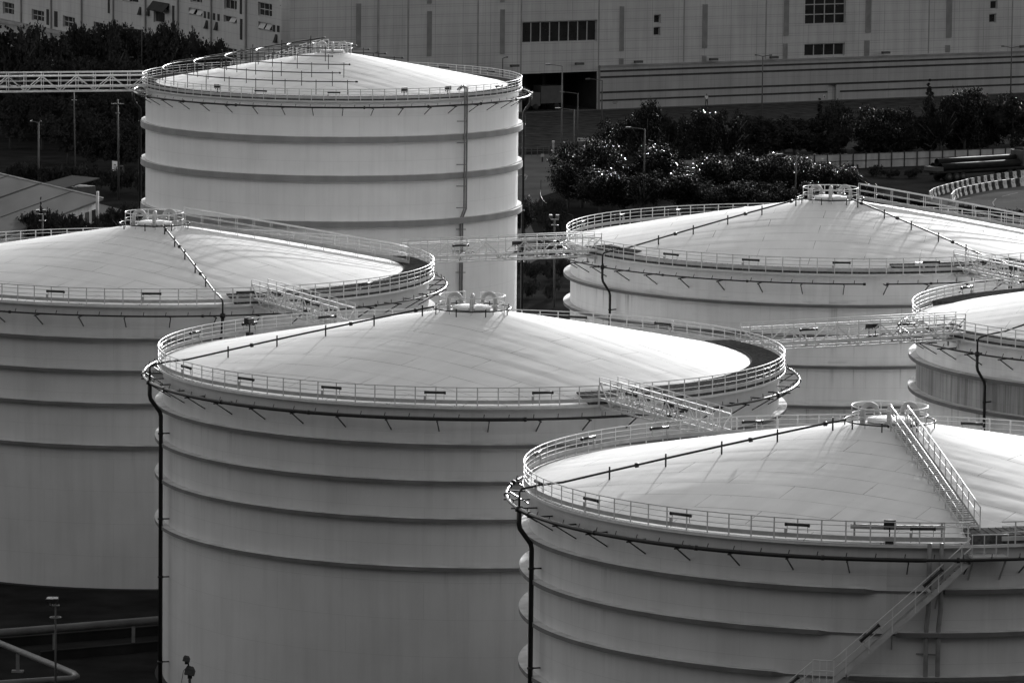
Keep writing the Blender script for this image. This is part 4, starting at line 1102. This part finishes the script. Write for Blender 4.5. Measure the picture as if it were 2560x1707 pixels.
E = [(names.index(a), names.index(c)) for a, c in E_]; RAD = [rad[n_]*k for n_ in names]
for side, w, h in ((1, 'lw', 'lh'), (-1, 'rw', 'rh')):          # fingers and thumb
    hx, hy, hz = J[h]; hi = names.index(h)
    for f in range(5):
        off = (-.03+f*.015) if f < 4 else .045
        ln = (.05, .06, .065, .055, .03)[f]
        V_ += [tuple(c*k for c in (hx+off*.5+.012, hy-.01*side, hz-.04)), tuple(c*k for c in (hx+off+.02, hy-.02*side, hz-.04-ln))]
        m_ = len(V_); E += [(hi, m_-2), (m_-2, m_-1)]; RAD += [.009*k, .007*k]
skinned('body', V_, E, RAD, M['skin'], pr, 0, 1)
def sub(nm, keys, edges, grow, mt):
    v = [tuple(c*k for c in J[q]) for q in keys]; e = [(keys.index(a), keys.index(c)) for a, c in edges]
    skinned(nm, v, e, [(rad[q]+grow)*k for q in keys], mt, pr, 0, 1)
sub('shirt', ['sp', 'pel', 'ch', 'ls', 'le', 'rs', 're'], [('sp', 'pel'), ('sp', 'ch'), ('ch', 'ls'), ('ls', 'le'), ('ch', 'rs'), ('rs', 're')], .018, M['shirt'])
sub('trousers', ['pel', 'lp', 'lk', 'la', 'rp', 'rk', 'ra'], [('pel', 'lp'), ('lp', 'lk'), ('lk', 'la'), ('pel', 'rp'), ('rp', 'rk'), ('rk', 'ra')], .016, M['trousers'])
b = MB(); b.ball((0.035*k, 0, 1.655*k), .10*k, .092*k, .10*k); part('hair', b, M['hair'], pr)
b = MB(); b.ball((.147*k, 0, 1.60*k), .018*k, .014*k, .02*k)
for s in (-1, 1): b.ball((.132*k, s*.032*k, 1.625*k), .012*k); b.ball((.05*k, s*.088*k, 1.61*k), .02*k, .01*k, .028*k)
b.ball((.135*k, 0, 1.56*k), .01*k, .026*k, .008*k); part('face', b, M['skin'], pr)
for q in ('la', 'ra'):
    x, y, z = J[q]; b = MB(); b.ball(((x+.08)*k, y*k, (z-.045)*k), .14*k, .05*k, .05*k); part('shoe', b, M['lamp_dark'], pr)

# ------------------------------------------------------------------ vegetation
def crown_mesh(name, seed, lobes, leaves, size, m):
    """lobes: (x,y,z,rx,ry,rz) in unit tree space (height 1); leaf-sized quads through the outer part of each lobe"""
    r = random.Random(seed); b = MB(); tot = sum(l[3]*l[4]+l[3]*l[5]+l[4]*l[5] for l in lobes)
    for (x, y, z, rx, ry, rz) in lobes:
        n = int(leaves*(rx*ry+rx*rz+ry*rz)/tot)
        # twig clusters on the lobe
        cl = []
        for _ in range(max(6, n//26)):
            while True:
                d = Vector((r.gauss(0, 1), r.gauss(0, 1), r.gauss(0, 1)))
                if d.length > .01: break
            d.normalize(); q = r.uniform(.45, 1.02)
            cl.append(Vector((x+d.x*rx*q, y+d.y*ry*q, z+d.z*rz*q)))
        for _ in range(n):
            c = r.choice(cl); sp = 0.16*min(rx, rz)
            p = c+Vector((r.gauss(0, sp*1.1), r.gauss(0, sp*1.1), r.gauss(0, sp)))
            nrm = Vector((r.gauss(0, .8), r.gauss(0, .8), r.gauss(.35, .7))); 
            if nrm.length < .05: continue
            nrm.normalize(); u = nrm.orthogonal().normalized(); a = r.uniform(0, 6.28); u = (u*Cc(a)+nrm.cross(u)*S(a)); w = nrm.cross(u)
            s = size*r.uniform(.6, 1.3); l = s*1.5
            b.add([p-u*l*.5, p+w*s*.45, p+u*l*.5, p-w*s*.45], [(0, 1, 2, 3)])
    return b.mesh(name, m)
def trunk_mesh(seed, lobes):
    r = random.Random(seed+99); b = MB()
    top = (r.uniform(-.03, .03), 0, .62)
    b.tube([(0, 0, 0), (r.uniform(-.02, .02), 0, .3), top], .03, 8, r2=.014)
    for l in lobes: b.tube([(0, 0, r.uniform(.2, .4)), (l[0]*.6, l[1]*.6, l[2]*.8), (l[0], l[1], l[2])], .014, 6, r2=.005)
    return b.mesh('trunk', M['bark'])
def rnd_lobes(seed, n, spread, zlo, zhi, rmin, rmax):
    r = random.Random(seed); o = []
    for i in range(n):
        a = r.uniform(0, 6.28); d = spread*math.sqrt(r.uniform(0.02, 1)); q = r.uniform(rmin, rmax)
        o.append((d*Cc(a), d*S(a), r.uniform(zlo, zhi), q, q, q*r.uniform(.6, .85)))
    return o
KIND = {}
for nm, sd, n, sp, zl_, zh_, r0, r1, lv, sz, mt in (('broad', 1, 14, .40, .30, .84, .16, .26, 19000, .020, 'leaf'), ('broad2', 2, 16, .46, .24, .80, .16, .26, 19000, .020, 'leaf'), ('round', 3, 13, .34, .24, .80, .18, .28, 19000, .020, 'leaf'),
                                                ('shade', 4, 15, .42, .26, .86, .17, .28, 12000, .034, 'leaf_dark'), ('shade2', 5, 13, .36, .20, .82, .19, .30, 12000, .034, 'leaf_dark')):
    lb = rnd_lobes(sd, n, sp, zl_, zh_, r0, r1); KIND[nm] = (crown_mesh('crown', sd, lb, lv, sz, M[mt]), trunk_mesh(sd, lb))
lb = [(0, 0, .15+.085*i, max(.03, .20*(1-i/10.5)), max(.03, .20*(1-i/10.5)), .09) for i in range(10)]
KIND['cone'] = (crown_mesh('crown', 8, lb, 4200, .032, M['leaf_dark']), trunk_mesh(8, []))
lb = [(r_[0], r_[1], r_[2]*.75, r_[3], r_[4], r_[5]) for r_ in rnd_lobes(11, 12, .62, .25, .62, .18, .32)]
KIND['bush'] = (crown_mesh('foliage', 11, lb, 7000, .045, M['leaf']), None)
KIND['bush_shade'] = (crown_mesh('foliage', 12, lb, 3400, .06, M['leaf_dark']), None)
def tree(px, ytop, ybase, wpx, kind, label, group, name='tree', dy=0):
    g = P(px, ybase); sc = math.hypot(g.x, g.y)/F_PX; d = ray(px, ytop); tt = math.hypot(g.x, g.y)/math.hypot(d.x, d.y); h = max(0.5, (CAMZ+d.z*tt)/0.97)
    t = thing(name, label, 'bush' if 'bush' in kind else 'tree', (g.x, g.y, 0), random.uniform(0, 6.28), group)
    cm, tm = KIND[kind]; ext = {'broad': .48, 'broad2': .52, 'round': .45, 'shade': .44, 'shade2': .42, 'cone': .21, 'bush': .85, 'bush_shade': .85}[kind]
    w = wpx*sc/2/ext; zs = h if 'bush' not in kind else h/0.78
    c = link('foliage' if 'bush' in kind else 'crown', cm, t); c.scale = (w, w, zs)
    if tm: k_ = link('trunk', tm, t); k_.scale = (max(w, h*.8), max(w, h*.8), h)
    return t
DW = 'trees of the dark wood below the factory wing'
for (px, yt, yb, w) in ((20, 62, 345, 120), (95, 78, 335, 110), (165, 84, 330, 100), (215, 66, 325, 105), (270, 64, 330, 95), (330, 70, 325, 110), (395, 74, 330, 105), (440, 66, 328, 95), (500, 96, 330, 90), (548, 108, 335, 70),
                        (60, 150, 350, 120), (150, 150, 352, 130), (240, 150, 350, 120), (330, 150, 352, 120), (-60, 60, 345, 130)):
    tree(px, yt, yb, w, random.choice(('shade', 'shade2')), 'black tree in the shaded wood between the factory wing and left footbridge', DW)
for (px, yt, yb, w) in ((25, 236, 372, 90), (105, 240, 375, 80), (230, 230, 380, 130), (330, 235, 385, 110), (170, 280, 410, 110), (280, 300, 425, 110), (345, 310, 430, 100)):
    tree(px, yt, yb, w, 'shade', 'black tree behind the poles below the left footbridge', 'trees below the left footbridge')
for (px, yt, yb, w) in ((30, 395, 470, 70), (70, 388, 465, 80), (130, 400, 470, 90), (210, 395, 478, 100), (290, 405, 485, 100), (350, 395, 490, 90)):
    tree(px, yt, yb, w, 'bush_shade', 'dark bush behind the pale shed roof, left of the rearmost tank', 'dark bushes behind the shed', 'bush')
tree(103, 502, 700, 30, 'cone', 'small pointed dark tree beside the tilted white floodlight', None, 'conifer')
for (px, yt, w) in ((72, 536, 70), (128, 526, 80), (165, 538, 75), (212, 540, 75), (255, 536, 70), (300, 524, 70), (335, 510, 60), (22, 572, 60), (-20, 580, 60)):
    tree(px, yt, 700, w, 'shade', 'dark tree between the pale shed and the left-edge tank', 'dark trees in front of the shed')
# wood in front of the striped wall
tree(1615, 246, 462, 95, 'broad', 'tallest glittering tree before the left part of the striped wall', None)
tree(1542, 296, 455, 120, 'broad2', 'lower glittering tree left of the tallest one, before the grass bank', None)
tree(1668, 286, 425, 90, 'shade', 'shaded tree just right of the tallest glittering tree', None)
tree(1748, 268, 436, 95, 'broad', 'glittering tree with two heads below the walking person', None)
tree(1815, 268, 432, 80, 'broad2', 'glittering tree right of the one below the walking person', None)
SH = 'shaded trees behind the hoarding'
for (px, yt, w) in ((1860, 292, 110), (1925, 296, 110), (1985, 300, 110), (2190, 296, 120), (2260, 285, 110), (2395, 270, 120), (2470, 262, 110), (1700, 330, 110), (1780, 330, 120)):
    tree(px, yt, 396, w, random.choice(('shade', 'shade2')), 'shaded dark tree standing behind the pale hoarding', SH)
tree(2048, 252, 392, 66, 'cone', 'shaded pointed tree right below the door in the striped wall', None)
tree(2095, 262, 394, 80, 'shade2', 'shaded bushy tree just right of the pointed tree below the door', None)
tree(2180, 262, 410, 140, 'broad2', 'wide glittering tree with a flat top behind the hoarding', None)
tree(2240, 268, 408, 90, 'broad', 'glittering tree at the right end of the flat-topped one', None)
tree(2320, 206, 388, 80, 'cone', 'tall pointed tree rising across the striped wall at right', None)
tree(2410, 216, 402, 120, 'broad', 'tall glittering tree right of the tall pointed tree', None)
tree(2350, 236, 405, 80, 'broad2', 'glittering tree between the tall pointed tree and the tall rounded one', None)
tree(2530, 234, 398, 110, 'broad', 'glittering tree under the double armed lamp at the right edge', None)
# nearer glittering thicket behind the right back tank
tree(1455, 352, 520, 150, 'round', 'big glittering tree behind the left rim of the right back tank', None)
tree(1560, 352, 520, 170, 'broad2', 'broad glittering tree in the middle of the thicket before the hoarding', None)
tree(1640, 358, 525, 140, 'round', 'rounded glittering tree left of the hoarding gap', None)
tree(1420, 400, 530, 110, 'round', 'low glittering tree at the road bend', None)
TH = 'glittering trees of the thicket before the hoarding'
for (px, yt, yb, w) in ((1500, 420, 545, 150), (1600, 425, 545, 150), (1700, 425, 540, 150), (1740, 402, 530, 140), (1820, 388, 528, 150), (1895, 380, 525, 140), (1965, 388, 525, 130), (2030, 400, 522, 120), (2090, 410, 520, 110), (2125, 424, 518, 80),
                        (1780, 450, 545, 150), (1870, 450, 545, 150), (1960, 450, 540, 150), (2050, 455, 540, 130)):
    tree(px, yt, yb, w, random.choice(('broad2', 'round')), 'glittering tree of the low thicket between the hoarding and right back tank', TH)
tree(1312, 496, 596, 62, 'round', 'small glittering tree beside the right edge of the rearmost tank', None)
tree(1368, 498, 620, 70, 'shade', 'shaded small tree behind the floodlight mast in the tank gap', None)
for (px, yt, yb, w) in ((1305, 640, 690, 50), (1335, 648, 700, 60), (1370, 645, 700, 60), (1400, 640, 695, 50), (1320, 690, 745, 60), (1370, 695, 750, 60)):
    tree(px, yt, yb, w, 'bush_shade', 'dark bush in the gap between the rearmost and right back tanks', 'bushes in the gap between tanks', 'bush')
for i in range(16):
    px = 2200+i*26; yt = 482+i*2.9+random.uniform(-4, 6)
    if 2330 < px < 2400: yt += 26
    tree(px, yt, yt+32, 46, 'bush', 'glittering low bush behind the roof stair of the right back tank', 'low bushes behind the roof stair', 'bush')
tree(2172, 456, 500, 44, 'bush', 'small bush at the edge of the truck yard, right of the thicket', None, 'bush')
for (px, yt, yb, w) in ((2180, 408, 442, 50), (2225, 418, 446, 60), (2275, 416, 446, 60), (2130, 405, 440, 40)):
    tree(px, yt, yb, w, 'bush_shade', 'dark shrub pile at the foot of the hoarding left of the truck', 'shrubs at the foot of the hoarding', 'bush')

# ------------------------------------------------------------------ sheds at left
C0 = P(258, 496, 5.2); E1 = P(92, 566, 4.9); R0 = P(0, 435, 8.6)
ev = Vector((E1.x-C0.x, E1.y-C0.y, 0)); gv = Vector((R0.x-C0.x, R0.y-C0.y, R0.z-C0.z))
ev = ev*1.9; gv = gv*1.5
t = thing('shed', 'big shed at the left edge with a sloping pale roof and small windows', 'shed', (C0.x, C0.y, 0))
q = [Vector((0, 0, C0.z)), Vector((ev.x, ev.y, C0.z)), Vector((ev.x+gv.x, ev.y+gv.y, C0.z+gv.z)), Vector((gv.x, gv.y, C0.z+gv.z))]
b = MB(); dn = Vector((0, 0, -0.18)); b.add(q+[p+dn for p in q], [(0, 1, 2, 3), (7, 6, 5, 4), (0, 4, 5, 1), (1, 5, 6, 2), (2, 6, 7, 3), (3, 7, 4, 0)])
rf = part('roof', b, M['shedroof'], t)
b = MB()
for s in (0.30, 0.62, 0.93): b.bar(q[0]+gv*s*0.66+Vector((0, 0, .03)), q[0]+gv*s*0.66+Vector((ev.x, ev.y, 0.03)), 0.25 if s > .6 and s < .9 else .1, 0.03, up=(0, 0.2, 1))
part('roof_seam', b, M['stripe'], rf)
b = MB(); b.bar(q[0]+Vector((0, 0, .06)), q[3]+Vector((0, 0, .06)), 0.12); part('verge_trim', b, M['bar_w'], rf)
ins = (ev.normalized()+Vector((gv.x, gv.y, 0)).normalized())*0.7
wq = [Vector((p.x, p.y, 0))+ins*(1 if i == 0 else .6) for i, p in enumerate(q)]
b = MB(); top = [wq[i]+Vector((0, 0, C0.z-0.35 if i < 2 else C0.z+gv.z*0.9)) for i in range(4)]
b.add(wq+top, [(0, 4, 5, 1), (1, 5, 6, 2), (2, 6, 7, 3), (3, 7, 4, 0)]); part('wall', b, M['hoard'], t)
eu = ev.normalized(); en = Vector((-eu.y, eu.x, 0)); en = en if en.dot(CAM-C0) > 0 else -en
for i in range(7):
    c = wq[0]+eu*(1.2+i*2.6)+en*0.04+Vector((0, 0, C0.z-1.5)); b = MB(); b.bar(c-eu*0.65, c+eu*0.65, 0.06, 1.2); part('window', b, M['pane'], t)
b = MB(); c = q[0]+eu*3.2+en*0.25; b.tube([Vector((c.x, c.y, 0.2)), Vector((c.x, c.y, C0.z+1.0))], 0.14, 8); part('vent_pipe', b, M['bar_w'], t)
def small_shed(pa, pb, z, depth, label):
    A, B = P(pa[0], pa[1], z), P(pb[0], pb[1], z); d = Vector((B.x-A.x, B.y-A.y, 0)); an = math.atan2(d.y, d.x); L = d.length
    t = thing('small_shed', label, 'shed', (A.x, A.y, 0), an)
    b = MB(); b.box(0, L, 0, depth, 0, z-0.2); part('wall', b, M['pole_dark'], t)
    b = MB(); b.add([(-.3, -.3, z-.2), (L+.3, -.3, z-.2), (L+.3, depth+.3, z+.55), (-.3, depth+.3, z+.55), (-.3, -.3, z-.1), (L+.3, -.3, z-.1), (L+.3, depth+.3, z+.65), (-.3, depth+.3, z+.65)],
                    [(3, 2, 1, 0), (4, 5, 6, 7), (0, 1, 5, 4), (1, 2, 6, 5), (2, 3, 7, 6), (3, 0, 4, 7)]); part('roof', b, M['shedroof'], t)
small_shed((96, 462), (155, 468), 3.0, 5, 'small flat shed behind the big pale shed roof')
small_shed((248, 532), (302, 524), 3.0, 4, 'small pale roofed shed between the big shed and rearmost tank')

# ------------------------------------------------------------------ pipes in the dark yard at lower left
def pipeline(pxs, z, r, label, sup, ext=()):
    pts = [P(x, y, z) for x, y in pxs]; o0 = pts[0].copy(); o0.z = 0
    t = thing('pipeline', label, 'pipeline', tuple(o0)); b = MB(); pp = [p-o0 for p in pts]
    b.tube(pp, r, 16); part('pipe', b, M['bigpipe'], t)
    for (k, u) in sup:
        c = pp[k].lerp(pp[k+1], u); b = MB(); b.bar((c.x, c.y, 0), (c.x, c.y, z-r), 0.2); b.box(c.x-0.35, c.x+0.35, c.y-0.2, c.y+0.2, 0.0, 0.12); part('support', b, M['greypipe'], t)
    return t
pipeline([(-120, 1590), (40, 1578), (420, 1547), (520, 1539)], 1.5, 0.24, 'thick pipeline rising slightly to the right in the dark yard, behind the mast', ((0, .5), (1, .25), (1, .77)))
pipeline([(-140, 1540), (0, 1607), (150, 1668), (185, 1683), (192, 1690), (180, 1695), (60, 1703), (-120, 1716)], 1.3, 0.18, 'pipeline with a sharp elbow in the bottom left corner', ((1, .3), (5, .6)))
def low_wall(pxs, h, w, label, m):
    pts = [P(x, y) for x, y in pxs]; t = thing('kerb_wall', label, 'kerb', tuple(pts[0])); b = MB(); L = pts[-1]-pts[0]
    b.bar(Vector((0, 0, h/2)), Vector((L.x, L.y, h/2)), w, h); part('wall', b, m, t)
    b = MB(); b.bar(Vector((0, 0, h+.04)), Vector((L.x, L.y, h+.04)), w*1.3, .07); part('coping', b, m, t)
low_wall([(-60, 1622), (520, 1575)], 0.5, 0.25, 'dark low kerb under the thick pipeline', M['asphalt'])
low_wall([(100, 1651), (520, 1613)], 0.5, 0.25, 'dark low kerb in front of the thick pipeline', M['asphalt'])
